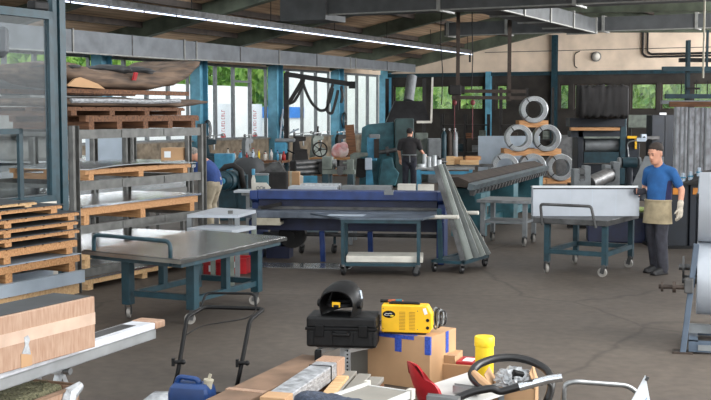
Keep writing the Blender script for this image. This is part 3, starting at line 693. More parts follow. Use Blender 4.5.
obj('handle', MB().tube(round_path([(h1.x, h1.y, .70), (h1.x, h1.y, .93), (h2.x, h2.y, .93), (h2.x, h2.y, .70)], .07), .021, 10), 'tealdark', tc_, smooth=True)

# two pale tables and red crates between rack and shear
for k, (pa, pb, pc, z, lab, lp) in enumerate([((187, 214.5), (238, 215), (256, 210), .86, 'white topped steel table behind the teal cart, left of the blue shear', 1), ((187, 228), (232, 230.5), (256, 226), .72, 'lower pale table behind the teal cart, left of the blue shear', 1)]):
    a_, b_, c_ = G(*pa, z), G(*pb, z), G(*pc, z); d_ = a_ + c_ - b_
    if k == 0: d_ = G(216, 207.5, z); 
    t_ = thing('work_table', lab, 'table', Vector((b_.x, b_.y, 0)), 0); o = Vector((b_.x, b_.y, 0))
    q = MB(); q.loft([[(p - o).to_tuple()[:2] + (z - .04,) for p in (a_, b_, c_, d_)], [(p - o).to_tuple()[:2] + (z,) for p in (a_, b_, c_, d_)]]); obj('tabletop', q, 'whitesheet', t_)
    ctr = (a_ + b_ + c_ + d_) / 4
    for p in (a_, b_, c_, d_):
        p2 = p + (ctr - p) * .06 - o; obj('leg', MB().box(p2.x - .03, p2.x + .03, p2.y - .03, p2.y + .03, 0, z - .04), 'greygreen' if k else 'fuse', t_)
p = G(203, 214, .3)
for i, (x, y, w, lab) in enumerate([(217, 270, .24, 'red plastic crate on the floor behind the teal cart, left one'), (239, 266, .3, 'red plastic crate on the floor behind the teal cart, right one')]):
    p = G(x, y + 6); c_ = thing('crate', lab, 'crate', p, -15, 'red crates behind the teal cart'); 
    q = MB(); q.box(-w / 2, w / 2, -.15, .15, 0, .02)
    for s in (-1, 1): q.box(s * w / 2 - .01, s * w / 2 + .01, -.15, .15, 0, .2); q.box(-w / 2, w / 2, s * .15 - .01, s * .15 + .01, 0, .2)
    obj('crate_body', q, 'red', c_); q = MB(); q.box(-w / 2 - .015, w / 2 + .015, -.17, -.15, .18, .21); q.box(-w / 2 - .015, w / 2 + .015, .15, .17, .18, .21).box(-w / 2 - .015, -w / 2, -.16, .16, .18, .21).box(w / 2, w / 2 + .015, -.16, .16, .18, .21); obj('rim', q, 'red', c_)
    obj('label', MB().box(-.05, .05, -.166, -.161, .08, .16), 'paper', c_)
single('steel_post', MB().box(-.03, .03, -.03, .03, 0, .9).box(-.1, .1, -.1, .1, 0, .015), 'rackgrey', 'thin grey steel post standing between the red crates', 'post', G(231, 280), 0)

# ================================================================== MIDDLE: SHEAR, CARTS, FOLDER, COILS
def at(px_, Y): return Vector((W(px_, 150, Y).x, Y, 0))
def pb(o, x0, y0, x1, y1, Y, d, mb=None):
    mb = mb or MB(); a = W(x0, y1, Y) - o; c = W(x1, y0, Y) - o
    return mb.box(a.x, c.x, a.y, a.y + d, a.z, c.z)
sh = thing('sheet_shear', 'long dark blue plate shear standing across the middle of the hall', 'machine', (-.13, 16.5, 0), -8)
for x in (-1.36, 1.36):
    b = MB(); b.prism([(-.12, 0), (.7, 0), (.7, 1.0), (-.05, 1.03), (-.05, .9), (.1, .85), (.1, .66), (-.12, .6)], 'x', x - .055, x + .055); obj('side_frame', b, 'machblue', sh, bevel=.012)
obj('top_beam', MB().box(-1.31, 1.31, -.02, .3, .90, 1.03), 'machblue', sh, bevel=.012)
obj('beam_notch', MB().box(.55, .68, -.04, .1, .985, 1.045), 'fuse', sh)
obj('clamp_beam', MB().box(-1.3, 1.3, .06, .22, .79, .9), 'machblue2', sh)
b = MB()
for k in range(21):
    x = -1.2 + k * .12; b.cyl((x, .03, .79), (x, .03, .765), .02, n=8)
obj('hold_down_pads', b, 'dsteel', sh)
obj('upper_blade', MB().box(-1.3, 1.3, .0, .05, .76, .8), 'dsteel', sh)
obj('tray_guard', MB().bar((-1.25, -.02, .77), (-.95, -.02, .84), .06, .05), 'darkiron', sh)
obj('bed', MB().box(-1.48, 1.34, -.36, .5, .66, .755), mat('worn_blue_grey_bed', (98, 106, 118), .5, .3, .22, 4), sh, bevel=.01)
obj('lower_beam', MB().box(-1.31, 1.31, -.06, .12, .46, .66), 'machblue2', sh)
obj('name_plate', MB().box(-1.24, -.9, -.372, -.36, .60, .66).box(-1.24, -.9, -.372, -.1, .56, .6), 'beige', sh)
for x in (-.35, .35): obj('bed_support', MB().bar((x, -.05, .46), (x, .05, 0), .07, .07), 'machblue', sh)
obj('drive_wheel', MB().cyl((-.85, .25, .36), (-.85, .4, .36), .2, n=24).cyl((-.85, .2, .36), (-.85, .45, .36), .06), 'darkiron', sh)
obj('motor', MB().cyl((-1.2, .45, .3), (-.95, .45, .3), .13, n=18).box(-1.25, -.9, .3, .6, .0, .18), 'machblue2', sh)
obj('rear_shaft', MB().cyl((-1.3, .35, .36), (1.3, .35, .36), .03), 'dsteel', sh)
single('floor_sheet', MB().box(-.75, .75, -.25, .25, 0, .012), 'sheet', 'flat steel sheet lying on the floor under the blue shear', 'metal sheet', G(300, 266), -6)

c2 = thing('table_cart', 'blue-grey table cart with a white slab on its lower shelf before the shear', 'cart', (.33, 15.1, 0), -4)
for x in (-.5, .5):
    for y in (0, .62):
        obj('leg', MB().box(x - .022, x + .022, y - .022, y + .022, .13, .745), 'tealdark', c2); caster(c2, x, y, 1.3 if x > 0 else -.3, .055, 'rubber', .14)
b = MB().box(-.5, .5, -.02, .02, .13, .17).box(-.5, .5, .6, .64, .13, .17).box(-.52, -.48, 0, .62, .13, .17).box(.48, .52, 0, .62, .13, .17).box(-.5, .5, .02, .6, .16, .172); obj('lower_shelf', b, 'tealdark', c2)
b = MB().box(-.52, .52, -.02, .02, .70, .745).box(-.52, .52, .6, .64, .70, .745); obj('top_rail', b, 'tealdark', c2)
b = MB(); pts = [(-.54, -.03), (.56, -.05), (.8, .72), (-1.0, .66)]; b.loft([[(x, y, .746) for x, y in pts], [(x, y, .77) for x, y in pts]]); obj('tabletop', b, mat('blue_grey_top', (92, 104, 116), .3, .35, .25, 2.5), c2)
single('white_slab', MB().box(-.46, .56, .05, .5, 0, .085), 'offwhite', 'long white slab lying on the lower shelf of the cart before the shear', 'slab', (.33, 15.1, .173), -4, bevel=.008)
single('drawing_sheet', MB().box(-.25, .25, -.12, .12, 0, .003), 'zinc', 'pale blue sheet lying on the left of the cart top before the shear', 'sheet', (-.12, 15.5, .771), -10)
dl = thing('dolly', 'small low dark dolly with wheels standing under the blue shear', 'dolly', G(322, 252) , 0)
obj('platform', MB().box(-.35, .25, -.25, .25, .3, .34), 'tealdark', dl)
for x in (-.3, .2):
    obj('post', MB().box(x - .02, x + .02, -.2, -.16, .13, .3), 'tealdark', dl); caster(dl, x, -.18, .5, .055, 'rubber', .14)

# trolley with leaning steel profiles
lt = thing('profile_trolley', 'small wheeled trolley with white cross arms holding leaning steel profiles', 'cart', (1.45, 15.75, 0), -28)
obj('base_frame', MB().box(-.24, .24, -.45, -.4, .13, .17).box(-.24, .24, .4, .45, .13, .17).box(-.24, -.19, -.45, .45, .13, .17).box(.19, .24, -.45, .45, .13, .17).box(-.2, .2, -.4, .4, .135, .15), 'tealdark', lt)
for x, y in ((-.2, -.42), (.2, -.42), (-.2, .42), (.2, .42)): caster(lt, x, y, .8, .05, 'rubber', .13)
for y in (-.36, .36):
    obj('upright', MB().bar((-.14, y, .17), (-.17, y, .86), .05, .05), 'tealdark', lt)
    obj('cross_arm', MB().cyl((-.32, y - .02, .74), (.12, y - .02, .76), .028), 'offwhite', lt)
MTX = Matrix.Translation((1.45, 15.75, 0)) @ Matrix.Rotation(math.radians(-28), 4, 'Z')
SP = [(463, 268, 436, 166, 15.42, .06, 'narrow dark steel profile leaning leftmost on the trolley', 'dsteel'), (469, 268, 438, 165, 15.5, .11, 'steel profile leaning second from left on the trolley', 'brushed'), (476, 267, 441, 165, 15.62, .11, 'steel profile leaning third from left on the trolley', 'brushed2'),
      (482, 265, 444, 171, 15.8, .11, 'steel profile leaning fourth from left on the trolley', 'brushed'), (488, 263, 449, 186, 15.95, .09, 'short steel profile leaning rightmost on the trolley', 'brushed2')]
M['brushed'] = mat('green_grey_steel', (136, 141, 136), .42, .6, .12, 3); M['brushed2'] = mat('mid_grey_steel', (108, 112, 110), .42, .6, .12, 3)
for x0, y0, x1, y1, Y, w, lab, m in SP:
    p0 = W(x0, y0, Y); p0.z = .172; p1 = W(x1, y1, Y + .25); o = p0.copy()
    b = MB(); b.bar((0, 0, 0), p1 - p0, w, .006, (-.3, -1, .2)); d_ = (p1 - p0).normalized(); n_ = Vector((-.3, -1, .2)); xx = d_.cross(n_).normalized()
    for s in (-1, 1): b.bar(xx * s * w / 2 + Vector((0, .02, 0)), p1 - p0 + xx * s * w / 2 + Vector((0, .02, 0)), .006, .05, (-.3, -1, .2))
    single('steel_profile', b, m, lab, 'profile', o, 0, 'steel profiles leaning on the trolley')

# long folding machine running away
fm = thing('folding_machine', 'long grey and brown sheet folding machine running away behind the trolley', 'machine', (1.93, 19.0, 0), -19.5)
obj('clamp_beam', MB().loft([[(x, y, z) for x, z in ((-.5, .93), (-.14, .9), (-.1, 1.0), (-.3, 1.08), (-.5, 1.06))] for y in (.2, 7.1)]), 'rust', fm)
obj('folding_beam', MB().loft([[(x, y, z) for x, z in ((-.09, .88), (.0, .87), (.05, .96), (-.06, .99))] for y in (0, 7.0)]), mat('blue_grey_beam', (88, 98, 102), .55, .3, .18, 4), fm)
b = MB()
for k in range(26): b.prism([(-.06, .87), (.04, .87), (.01, .78), (-.05, .78)], 'y', .05 + k * .27, .05 + k * .27 + .15)
obj('teeth', b, 'dsteel', fm)
for y in (.9, 3.6, 6.3): obj('pedestal', MB().box(-.5, .0, y - .22, y + .22, 0, .86), 'machteal', fm, bevel=.01)
obj('back_apron', MB().box(-.52, -.46, .2, 7.0, .5, .92), 'tealdark', fm)
obj('counterweight', MB().box(-.02, .08, .3, 1.0, .55, .8), 'machteal', fm)
obj('base_rail', MB().box(-.35, -.2, 0, 7, .1, .25), 'machteal', fm)
tt = thing('table_cart', 'grey wheeled steel table beside the long folding machine', 'cart', (2.73, 18.45, 0), -22)
for x in (-.7, 0):
    for y in (0, .62): obj('leg', MB().box(x - .035, x + .035, y - .035, y + .035, .15, .7), 'fuse', tt); caster(tt, x, y, .6, .07)
obj('tabletop', MB().box(-.78, .1, -.1, .72, .7, .745), 'steel', tt)
obj('lower_shelf', MB().box(-.7, 0, 0, .62, .36, .4), 'fuse', tt)

# steel coils on wooden cradles
def coil(px_, py_, label, Y=35.0):
    c_ = W(px_, py_, Y); r = .41
    t_ = thing('steel_coil', label, 'coil', (c_.x, c_.y, c_.z - r), 0, 'steel coils stacked in a pyramid')
    b = MB(); b._ann([(r * .66, 0), (r * .96, 0), (r, .02), (r, .95), (r * .66, .95)], (0, 0, r), (.08, 1, 0), 48); obj('wound_sheet', b, 'galv', t_, smooth='auto')
    b = MB()
    for rr in (.72, .79, .86, .92): b._ann([(r * rr, -.006), (r * (rr + .012), -.006), (r * (rr + .012), .004), (r * rr, .004)], (0, 0, r), (.08, 1, 0), 48)
    obj('edge_lines', b, 'dsteel', t_)
    for a in (.6, 2.2, 3.9): obj('strap', MB().bar((math.cos(a) * r * .65, -.008, r + math.sin(a) * r * .65), (math.cos(a) * r, -.008, r + math.sin(a) * r), .03, .006, (0, 1, 0)), 'black', t_)
    return t_
CO = [(505.5, 167, 'steel coil at the bottom left of the pyramid'), (533, 167, 'steel coil at the bottom middle of the pyramid'), (561, 167.5, 'steel coil at the bottom right of the pyramid'), (519, 138, 'steel coil on the left of the middle row'), (547.5, 138, 'steel coil on the right of the middle row'), (534.5, 109.5, 'single steel coil on the very top of the pyramid')]
for x, y, lab in CO:
    coil(x, y, lab); c_ = W(x, y, 35.0); zb = c_.z - .41
    z0 = 0 if zb < .4 else zb - .13
    k = thing('wood_cradle', 'wooden cradle under the ' + lab, 'cradle', (c_.x, 35.02, z0), 0, 'wooden cradles under the coils')
    h = zb - z0
    for y_ in (.06, .75):
        b = MB(); b.prism([(-.44, 0), (.44, 0), (.44, h + .08), (.29, h + .08), (.14, h), (-.14, h), (-.29, h + .08), (-.44, h + .08)], 'y', y_, y_ + .12); obj('cradle_beam', b, 'wood', k)
gp_ = thing('metal_sheet', 'tall pale grey steel panel standing behind the coils', 'panel', at(509, 37.0), 0)
obj('panel', pb(gp_.location, 478, 136, 540, 187, 37.0, .08), 'zinc', gp_); obj('foot', pb(gp_.location, 480, 185, 540, 188, 36.9, .4), 'dsteel', gp_)
gp_ = thing('metal_sheet', 'dark grey steel panel standing right of the coils', 'panel', at(570, 36.4), 0)
obj('panel', pb(gp_.location, 556, 135, 579, 187, 36.4, .08), 'dsteel', gp_); obj('edge_post', pb(gp_.location, 578, 134, 583, 187, 36.3, .2), 'darkiron', gp_)

# cart with the sheet-metal box
wc = thing('table_cart', 'heavy steel table cart under the pale sheet-metal panel, beside the man', 'cart', (2.58, 15.38, 0), -31)
for x, y in ((0, 0), (.8, 0), (0, 1.1), (.8, 1.1)):
    obj('leg', MB().box(x - .035, x + .035, y - .035, y + .035, .16, .68), 'tealdark', wc); caster(wc, x, y, .7 + x, .062)
for y in (0, 1.1): obj('cross_rail', MB().box(.035, .765, y - .03, y + .03, .27, .33), 'tealdark', wc)
for x in (0, .8): obj('side_rail', MB().box(x - .03, x + .03, .035, 1.065, .27, .33), 'tealdark', wc)
obj('tabletop', MB().box(-.16, .86, -.12, 1.25, .68, .755), 'dsteel', wc, bevel=.008)
obj('handle', MB().tube(round_path([(-.02, -.14, .66), (-.04, -.16, .94), (.66, -.16, .94), (.72, -.14, .66)], .04), .02, 8), 'dsteel', wc)
wb = thing('sheet_metal_box', 'pale grey folded sheet-metal panel standing on edge on the cart', 'panel', (W(586, 200, 15.55).x, 15.55, .757), 0)
xw = .72
obj('front_sheet', MB().box(-xw, xw, -.02, 0, 0, .385), 'whitesheet', wb)
b = MB().box(-xw, xw, 0, .16, .365, .375).box(-xw, xw, .15, .16, 0, .37).box(-xw, -xw + .01, 0, .16, 0, .37).box(xw - .01, xw, 0, .16, 0, .37); obj('folded_back', b, 'whitesheet', wb)
obj('top_channel', MB().box(-xw - .01, xw - .02, -.012, .14, .386, .40).box(-xw - .01, xw - .02, -.016, -.0, .40, .412), 'galv', wb)
obj('top_gap', MB().box(-xw, xw, -.0225, -.02, .365, .380), 'darkiron', wb)
b = MB()
for x in (-.22, .08, .4): b.box(x, x + .004, -.0222, -.02, 0, .36)
obj('seam', b, 'zinc', wb)
nb = thing('steel_plinth', 'low dark blue steel base on the floor behind the sheet-metal cart', 'machine', at(620, 19.0), -8)
obj('base', MB().box(-.5, .75, 0, .5, 0, .42), 'machblue2', nb, bevel=.02); obj('top_plate', MB().box(-.55, .8, -.04, .55, .42, .5), 'darkiron', nb)
single('rag', MB().sphere((0, 0, .05), .14, (1.3, .8, .42)).sphere((.12, .02, .05), .1, (1.2, .8, .5)), mat('pale_green_cloth', (178, 196, 122), .9, 0, .15, 12, .4), 'pale green rag on the dark blue base behind the cart', 'rag', (nb.location.x + .25, 19.1, .49), 0, smooth=True)

# ------------------------------------------------------------------ machines in the middle distance
pr = thing('press', 'large teal eccentric press with a dark side plate, left of the man in black', 'machine', at(388, 33.5), 0); o = pr.location
b = MB(); a = [W(x, y, 33.5) - o for x, y in ((359, 188), (362, 128), (368, 124.5), (394, 122), (395, 188))]; b.prism([(p.x, p.z if p.z > 0 else 0) for p in a], 'y', .2, .5); obj('back_plate', b, 'machteal', pr, bevel=.02)
b = MB(); a = [W(x, y, 33.2) - o for x, y in ((395, 189), (395, 120), (397, 118.5), (414, 118.5), (414, 189))]; b.prism([(p.x, max(0, p.z)) for p in a], 'y', -.3, .4); obj('side_plate', b, mat('dark_grey_teal', (56, 78, 78), .55, 0, .2, 3), pr, bevel=.03)  # side plate in a darker, greyer teal than the back plate
obj('ram_column', pb(o, 367, 137, 377, 161, 32.6, .35), 'skyblue', pr, bevel=.03); obj('ram_cap', pb(o, 369, 134.5, 380, 139, 32.6, .4), 'fuse', pr, bevel=.02)
obj('column_cover', pb(o, 374, 139, 379, 158, 32.4, .25), 'rust', pr)
b = MB(); a = [W(x, y, 32.5) - o for x, y in ((378, 187), (382, 160), (393, 158), (395, 168), (400, 174), (396, 187))]; b.prism([(p.x, max(0, p.z)) for p in a], 'y', -.5, -.05); obj('bed_casting', b, 'machteal', pr, bevel=.03)
obj('tool_bar', MB().cyl(W(379, 152.5, 32.3) - o, W(397, 149.8, 32.3) - o, .06).cyl(W(386, 151.5, 32.3) - o, W(389, 151, 32.3) - o, .13), 'dsteel', pr)
b = MB(); a = [W(x, y, 32.2) - o for x, y in ((366, 186), (366, 163), (371, 163), (374, 186))]; b.prism([(p.x, max(0, p.z)) for p in a], 'y', -1.2, -1.0); obj('front_leg', b, 'skyblue', pr)
obj('control_box', pb(o, 365, 158, 372, 170, 32.1, .2), 'zinc', pr, bevel=.02)
b = MB(); a = [W(x, y, 32.4) - o for x, y in ((349, 187), (350, 155), (354, 153), (368, 153), (368, 156), (357, 158), (355, 187))]; b.prism([(p.x, max(0, p.z)) for p in a], 'y', -1.1, -.7); obj('guard_frame', b, 'greygreen', pr, bevel=.015)
obj('flywheel', MB().cyl((W(361, 168, 32.6) - o), (W(361, 168, 32.9) - o), .28, n=24), 'darkiron', pr)
single('leaning_board', MB().bar((0, 0, .0), (-.15, .6, 1.75), .3, .05, (0, 1, 0)), 'woodold', 'brown board leaning by the last window left of the press', 'board', at(354, 38), 0)

hd = thing('extraction_hood', 'black extraction hood with a pipe above the machines by the back wall', 'hood', W(408, 122, 44), 0); o = hd.location
b = MB(); q = lambda x, y: W(x, y, 44) - o
b.loft([[(q(386, 0).x, -.8, 0), (q(430, 0).x, -.8, 0), (q(430, 0).x, .9, 0), (q(386, 0).x, .9, 0)], [(q(395, 0).x, -.3, q(0, 101).z), (q(423, 0).x, -.3, q(0, 101).z), (q(423, 0).x, .6, q(0, 101).z), (q(395, 0).x, .6, q(0, 101).z)]]); obj('hood_shell', b, mat('black_sheet', (44, 44, 46), .5, .2, .15, 4), hd)
obj('rim', MB().box(q(416, 0).x, q(431, 0).x, -.86, -.78, -.04, .05).bar((q(430.5, 0).x, -.8, 0), (q(431.5, 0).x, -.8, q(0, 78).z), .07, .07), 'offwhite', hd)
obj('pipe', MB().cyl((q(409, 0).x, .2, q(0, 101).z), (q(413, 0).x, .6, q(0, 76).z), .2, n=18), 'fuse', hd)
obj('frame_post', MB().box(q(386, 0).x, q(386, 0).x + .14, .7, .84, -1.75, q(0, 78).z).box(q(424, 0).x, q(424, 0).x + .14, .7, .84, -1.75, q(0, 78).z), 'darkiron', hd)
def cabinet(label, x0, y0, x1, Y, d, m, doors=1, name='cabinet'):
    c_ = thing(name, label, 'cabinet', at((x0 + x1) / 2, Y), 0); w = (W(x1, 0, Y) - W(x0, 0, Y)).x / 2; h = W(x0, y0, Y).z
    obj('body', MB().box(-w, w, 0, d, 0, h), m, c_, bevel=.01)
    for k in range(doors):
        a_, b_ = -w + 2 * w * k / doors, -w + 2 * w * (k + 1) / doors
        dr = obj('door', MB().box(a_ + .02, b_ - .02, -.02, 0, .08, h - .04), m, c_, bevel=.005); obj('handle', MB().box(b_ - .09, b_ - .06, -.05, -.02, h * .5, h * .5 + .15), 'dsteel', dr)
    return c_
cabinet('pale grey cabinet just right of the man in black', 416, 133, 428, 36, .5, 'greygreen', 1)
cabinet('blue-grey cabinet second right of the man in black', 428, 138.5, 441, 35.5, .5, 'fuse', 1)
wt = thing('work_table', 'light blue framed work table beside the man in black', 'table', at(441, 29.0), -6); o = wt.location
hw = .8
obj('tabletop', MB().box(-.62, .85, -.3, .4, .74, .79), 'steel', wt)
for x in (-.55, .75):
    for y in (-.25, .33): obj('leg', MB().box(x - .045, x + .045, y - .045, y + .045, 0, .74), 'skyblue', wt)
obj('side_rail', MB().box(-.5, .7, -.28, -.22, .62, .7), 'skyblue', wt)
for i, (dx, r, h, lab) in enumerate([(-.42, .05, .33, 'tallest shiny metal tube on the blue work table'), (-.3, .06, .26, 'shiny metal tube second from left on the blue work table'), (-.17, .05, .3, 'shiny metal tube third from left on the blue work table'), (-.05, .07, .18, 'short shiny metal tube on the right of the tubes on the blue table'), (-.5, .1, .08, 'low shiny metal ring at the left edge of the blue work table')]):
    b = MB(); b.lathe([(r, 0), (r, h), (r * .8, h), (r * .8, .02)], n=18); single('metal_tube', b, 'galv', lab, 'tube', (o.x + dx, 29.0 - .1 + (i % 2) * .15, .791), 0, 'metal tubes on the blue table', smooth='auto')
wt2 = thing('work_table', 'steel work table carrying wooden blocks behind the leaning profiles', 'table', at(465, 30.5), -6); o2 = wt2.location
obj('tabletop', MB().box(-.75, .75, -.3, .4, .74, .79), 'dsteel', wt2)
for x in (-.65, .65):
    for y in (-.25, .33): obj('leg', MB().box(x - .04, x + .04, y - .04, y + .04, 0, .74), 'fuse', wt2)
for i, (dx, dy, s, z, lab) in enumerate([(-.4, -.1, (.2, .2, .22), 0, 'pale wooden block standing upright on the left of the steel table'), (.1, -.1, (.5, .3, .12), 0, 'long pale wooden block lying on the steel table'), (.2, -.08, (.4, .25, .1), .122, 'brown wooden block lying on the long pale block'), (-.2, .12, (.3, .2, .2), 0, 'wooden block at the back of the steel table')]):
    single('wood_block', MB().box(-s[0] / 2, s[0] / 2, -s[1] / 2, s[1] / 2, 0, s[2]), 'woodpale' if i != 2 else 'wood', lab, 'wood block', (o2.x + dx, 30.5 + dy, .791 + z), -6 + i * 4, 'wooden blocks on the steel table')

# bench behind the shear with long boxes and white sheets
bn = thing('work_bench', 'long low steel bench right behind the blue shear', 'bench', (.15, 19.0, 0), -6)
obj('bench_top', MB().box(-2.0, 1.4, -.35, .45, .80, .845), 'steel', bn)
for x in (-1.9, -.2, 1.3):
    for y in (-.3, .4): obj('leg', MB().box(x - .03, x + .03, y - .03, y + .03, 0, .80), 'fuse', bn)
def on_bench(x0, y0, x1, name, m, lab, cat, d=.25, dy=0, **k):
    a = W(x0, y0, 19 + dy); c_ = W(x1, y0, 19 + dy); w = (c_.x - a.x) / 2
    return single(name, MB().box(-w, w, -d / 2, d / 2, 0, max(.02, a.z - .846)), m, lab, cat, ((a.x + c_.x) / 2, 19 + dy, .846), -6, **k)
on_bench(342, 185.5, 392, 'long_box', 'fuse', 'long grey box on the bench behind the shear', 'box', .3, bevel=.01)
on_bench(398, 184, 416, 'carton', 'offwhite', 'left small off-white carton on the bench behind the shear', 'box', .2)
on_bench(418, 184.5, 434, 'carton', 'offwhite', 'right small off-white carton on the bench behind the shear', 'box', .2)
on_bench(290, 186, 338, 'sheet_stack', 'whitesheet', 'white sheets lying on the bench behind the shear', 'metal sheets', .45)
on_bench(302, 183.5, 340, 'plastic_bag', 'film', 'crumpled clear plastic on the white sheets behind the shear', 'plastic', .3, .16)
on_bench(236, 190, 262, 'sheet_stack', 'whitesheet', 'short white sheets at the left end of the bench behind the shear', 'metal sheets', .4)
sg = thing('arrow_sign', 'small white arrow shaped sign pointing right behind the shear', 'sign', W(261, 190, 18.75), -4); o = sg.location; o.z = .846; sg.location = o
b = MB(); b.prism([(-.15, 0), (.09, 0), (.16, .085), (.09, .17), (-.15, .17)], 'y', -.012, .012); obj('board', b, 'offwhite', sg)
b = MB(); b._ann([(.02, -.003), (.03, -.003), (.03, .003), (.02, .003)], (-.05, -.014, .085), (0, 1, 0), 14); b._ann([(.02, -.003), (.03, -.003), (.03, .003), (.02, .003)], (.01, -.014, .085), (0, 1, 0), 14); b.box(.04, .07, -.017, -.012, .07, .1); obj('marks', b, 'fuse', sg)
tbx = thing('tool_box', 'teal tool box behind the arrow sign', 'box', (W(261, 180, 19.1).x, 19.15, .846), 0)
obj('box_body', MB().box(-.1, .12, -.08, .1, 0, .27), 'machteal', tbx, bevel=.01); obj('lid', MB().box(-.105, .125, -.085, .105, .27, .3), 'fuse', tbx)
bt = thing('spray_bottle', 'white and teal bottle beside the arrow sign', 'bottle', (W(253.5, 180, 19.05).x, 19.05, .846), 0)
obj('bottle_body', MB().lathe([(.035, 0), (.037, .2), (.02, .26), (.015, .3)], n=14), 'offwhite', bt, smooth=True); obj('cap', MB().cyl((0, 0, .28), (0, 0, .38), .028), 'skyblue', bt)

def machine_tarp(label, x0, y0, x1, Y):
    o = at((x0 + x1) / 2, Y); w = (W(x1, 0, Y) - W(x0, 0, Y)).x / 2; h = W(x0, y0, Y).z; b = MB(); r = random.Random(4); rings = []
    for i in range(9):
        s = i / 8; k = 1 - .12 * s - (.25 if i == 8 else 0); rings.append([(math.cos(a) * w * k * (1 + r.uniform(-.05, .05)), math.sin(a) * .5 * k, h * min(1, s * 1.02) + (r.uniform(-.04, .04) if i else 0)) for a in [2 * PI * q / 18 for q in range(18)]])
    b.loft(rings); return single('covered_machine', b, 'tarp', label, 'machine', o, 0, smooth=True)
machine_tarp('machine under a dark grey tarpaulin near the window bench', 231, 158.5, 266, 27.0)
dm = thing('machine_box', 'dark grey steel machine housing right of the tarpaulin covered machine', 'machine', at(274, 25.5), 0); o = dm.location
obj('housing', pb(o, 259, 172, 287, 212, 25.5, .6), 'darkiron', dm, bevel=.03); obj('sloped_hood', MB().prism([((W(262, 0, 25.5) - o).x, W(0, 172, 25.5).z), ((W(284, 0, 25.5) - o).x, W(0, 172, 25.5).z), ((W(278, 0, 25.5) - o).x, W(0, 162, 25.5).z), ((W(270, 0, 25.5) - o).x, W(0, 163, 25.5).z)], 'y', .1, .5), 'dsteel', dm)
gr = thing('motor', 'teal electric motor with a round fan cover behind the rack', 'motor', at(231, 23.0), 0); o = gr.location
q = W(224.5, 181, 22.7) - o
obj('motor_body', MB().cyl(q, q + Vector((.2, .7, 0)), .2, n=24), 'tealdark', gr, smooth='auto'); obj('fan_cover', MB().lathe([(.17, 0), (.17, .05), (.1, .09), (.05, .09)], q, (-.28, -1, 0), 24), 'teal', gr)
obj('hub', MB().cyl(q + Vector((-.02, -.08, 0)), q + Vector((-.04, -.14, 0)), .06), 'skyblue', gr)
obj('hose_bundle', MB().tube([q + Vector(p) for p in ((-.1, .2, .16), (.0, .2, .27), (.16, .2, .3), (.3, .2, .2), (.36, .2, -.15))], .06), 'darkiron', gr, smooth=True)
obj('frame', MB().box(q.x - .15, q.x + .5, .0, .6, 0, q.z - .2).box(q.x + .25, q.x + .42, -.1, .2, 0, q.z + .1), 'tealdark', gr)
cabinet('light blue cabinet below the windows behind the teal motor', 214, 154, 233, 29.5, .5, 'skyblue', 1)
ben = thing('work_bench', 'cluttered bench along the window wall crowded with bottles', 'bench', at(256, 32.0), -14)
obj('bench_top', MB().box(-.85, .85, -.3, .4, .78, .84), 'woodold', ben)
for x in (-.78, .78):
    for y in (-.25, .35): obj('leg', MB().box(x - .04, x + .04, y - .04, y + .04, 0, .78), 'tealdark', ben)
cs = [('white_plastic', 'offwhite'), ('y', 'yellow2'), ('z', 'zinc'), ('r', 'redpaint'), ('b', 'skyblue'), ('w', 'white')]
WL = ['tall ', 'short ', 'slim ', 'stout ', 'small ']; CN = {'offwhite': 'off-white', 'yellow2': 'yellow', 'zinc': 'pale grey', 'redpaint': 'red', 'skyblue': 'light blue', 'white': 'white'}
for k in range(14):
    x = -.78 + k * .12; h = [.3, .2, .26, .22, .18][k % 5]; r = [.045, .04, .032, .055, .035][k % 5]; m = cs[(k * 5 + k // 3) % 6][1]
    p = ben.location + Matrix.Rotation(math.radians(-14), 3, 'Z') @ Vector((x, -.12 + .2 * (k % 3), .842))
    t_ = thing('bottle', '%s%s bottle on the window bench, number %s from the left' % (WL[k % 5], CN[m], 'first second third fourth fifth sixth seventh eighth ninth tenth eleventh twelfth thirteenth last'.split()[k]), 'bottle', p, 0, 'bottles on the window bench')
    t_['label'] = t_['label'].replace('number ', '')
    obj('bottle_body', MB().lathe([(r, 0), (r, h * .65), (r * .4, h * .82), (r * .4, h)], n=12), m, t_, smooth=True); obj('cap', MB().cyl((0, 0, h), (0, 0, h + .03), r * .5, n=10), 'redpaint' if k % 2 else 'black', t_)
dp_ = thing('drill_press', 'light blue pillar drill standing by the window wall', 'machine', at(281, 33.0), 0); o = dp_.location
obj('base', MB().box(-.25, .25, -.3, .3, 0, .1), 'darkiron', dp_); obj('column', MB().cyl((0, .1, .1), (0, .1, 1.3), .07), 'fuse', dp_)
obj('head', MB().box(-.18, .18, -.35, .25, 1.0, 1.32), 'skyblue', dp_, bevel=.04); obj('belt_cover', MB().box(-.16, .4, -.3, .3, 1.32, 1.42), 'fuse', dp_, bevel=.03)
obj('spindle', MB().cyl((0, -.2, .85), (0, -.2, 1.0), .05).cyl((0, -.2, .72), (0, -.2, .85), .02), 'steel', dp_); obj('table', MB().box(-.25, .25, -.4, .1, .6, .65), 'dsteel', dp_); obj('feed_lever', MB().bar((.18, -.1, 1.1), (.4, -.25, 1.0), .03, .03), 'black', dp_)
rl = thing('rolling_machine', 'three-roll bending machine with dark parallel rollers near the windows', 'machine', at(309, 29.0), 0); o = rl.location
for y0, y1 in ((163.5, 161.5), (168, 166), (172.5, 171)): obj('roller', MB().cyl(W(295, y0, 29) - o, W(325, y1, 29.5) - o, .075, n=16), 'dsteel', rl, smooth='auto')
obj('end_stand', pb(o, 290, 161, 296, 204, 29, .35), 'darkiron', rl, bevel=.02); obj('gear_stand', pb(o, 322, 158, 332, 203, 29.4, .4), 'tealdark', rl, bevel=.03); obj('base', pb(o, 292, 190, 330, 205, 29.1, .4), 'tealdark', rl)
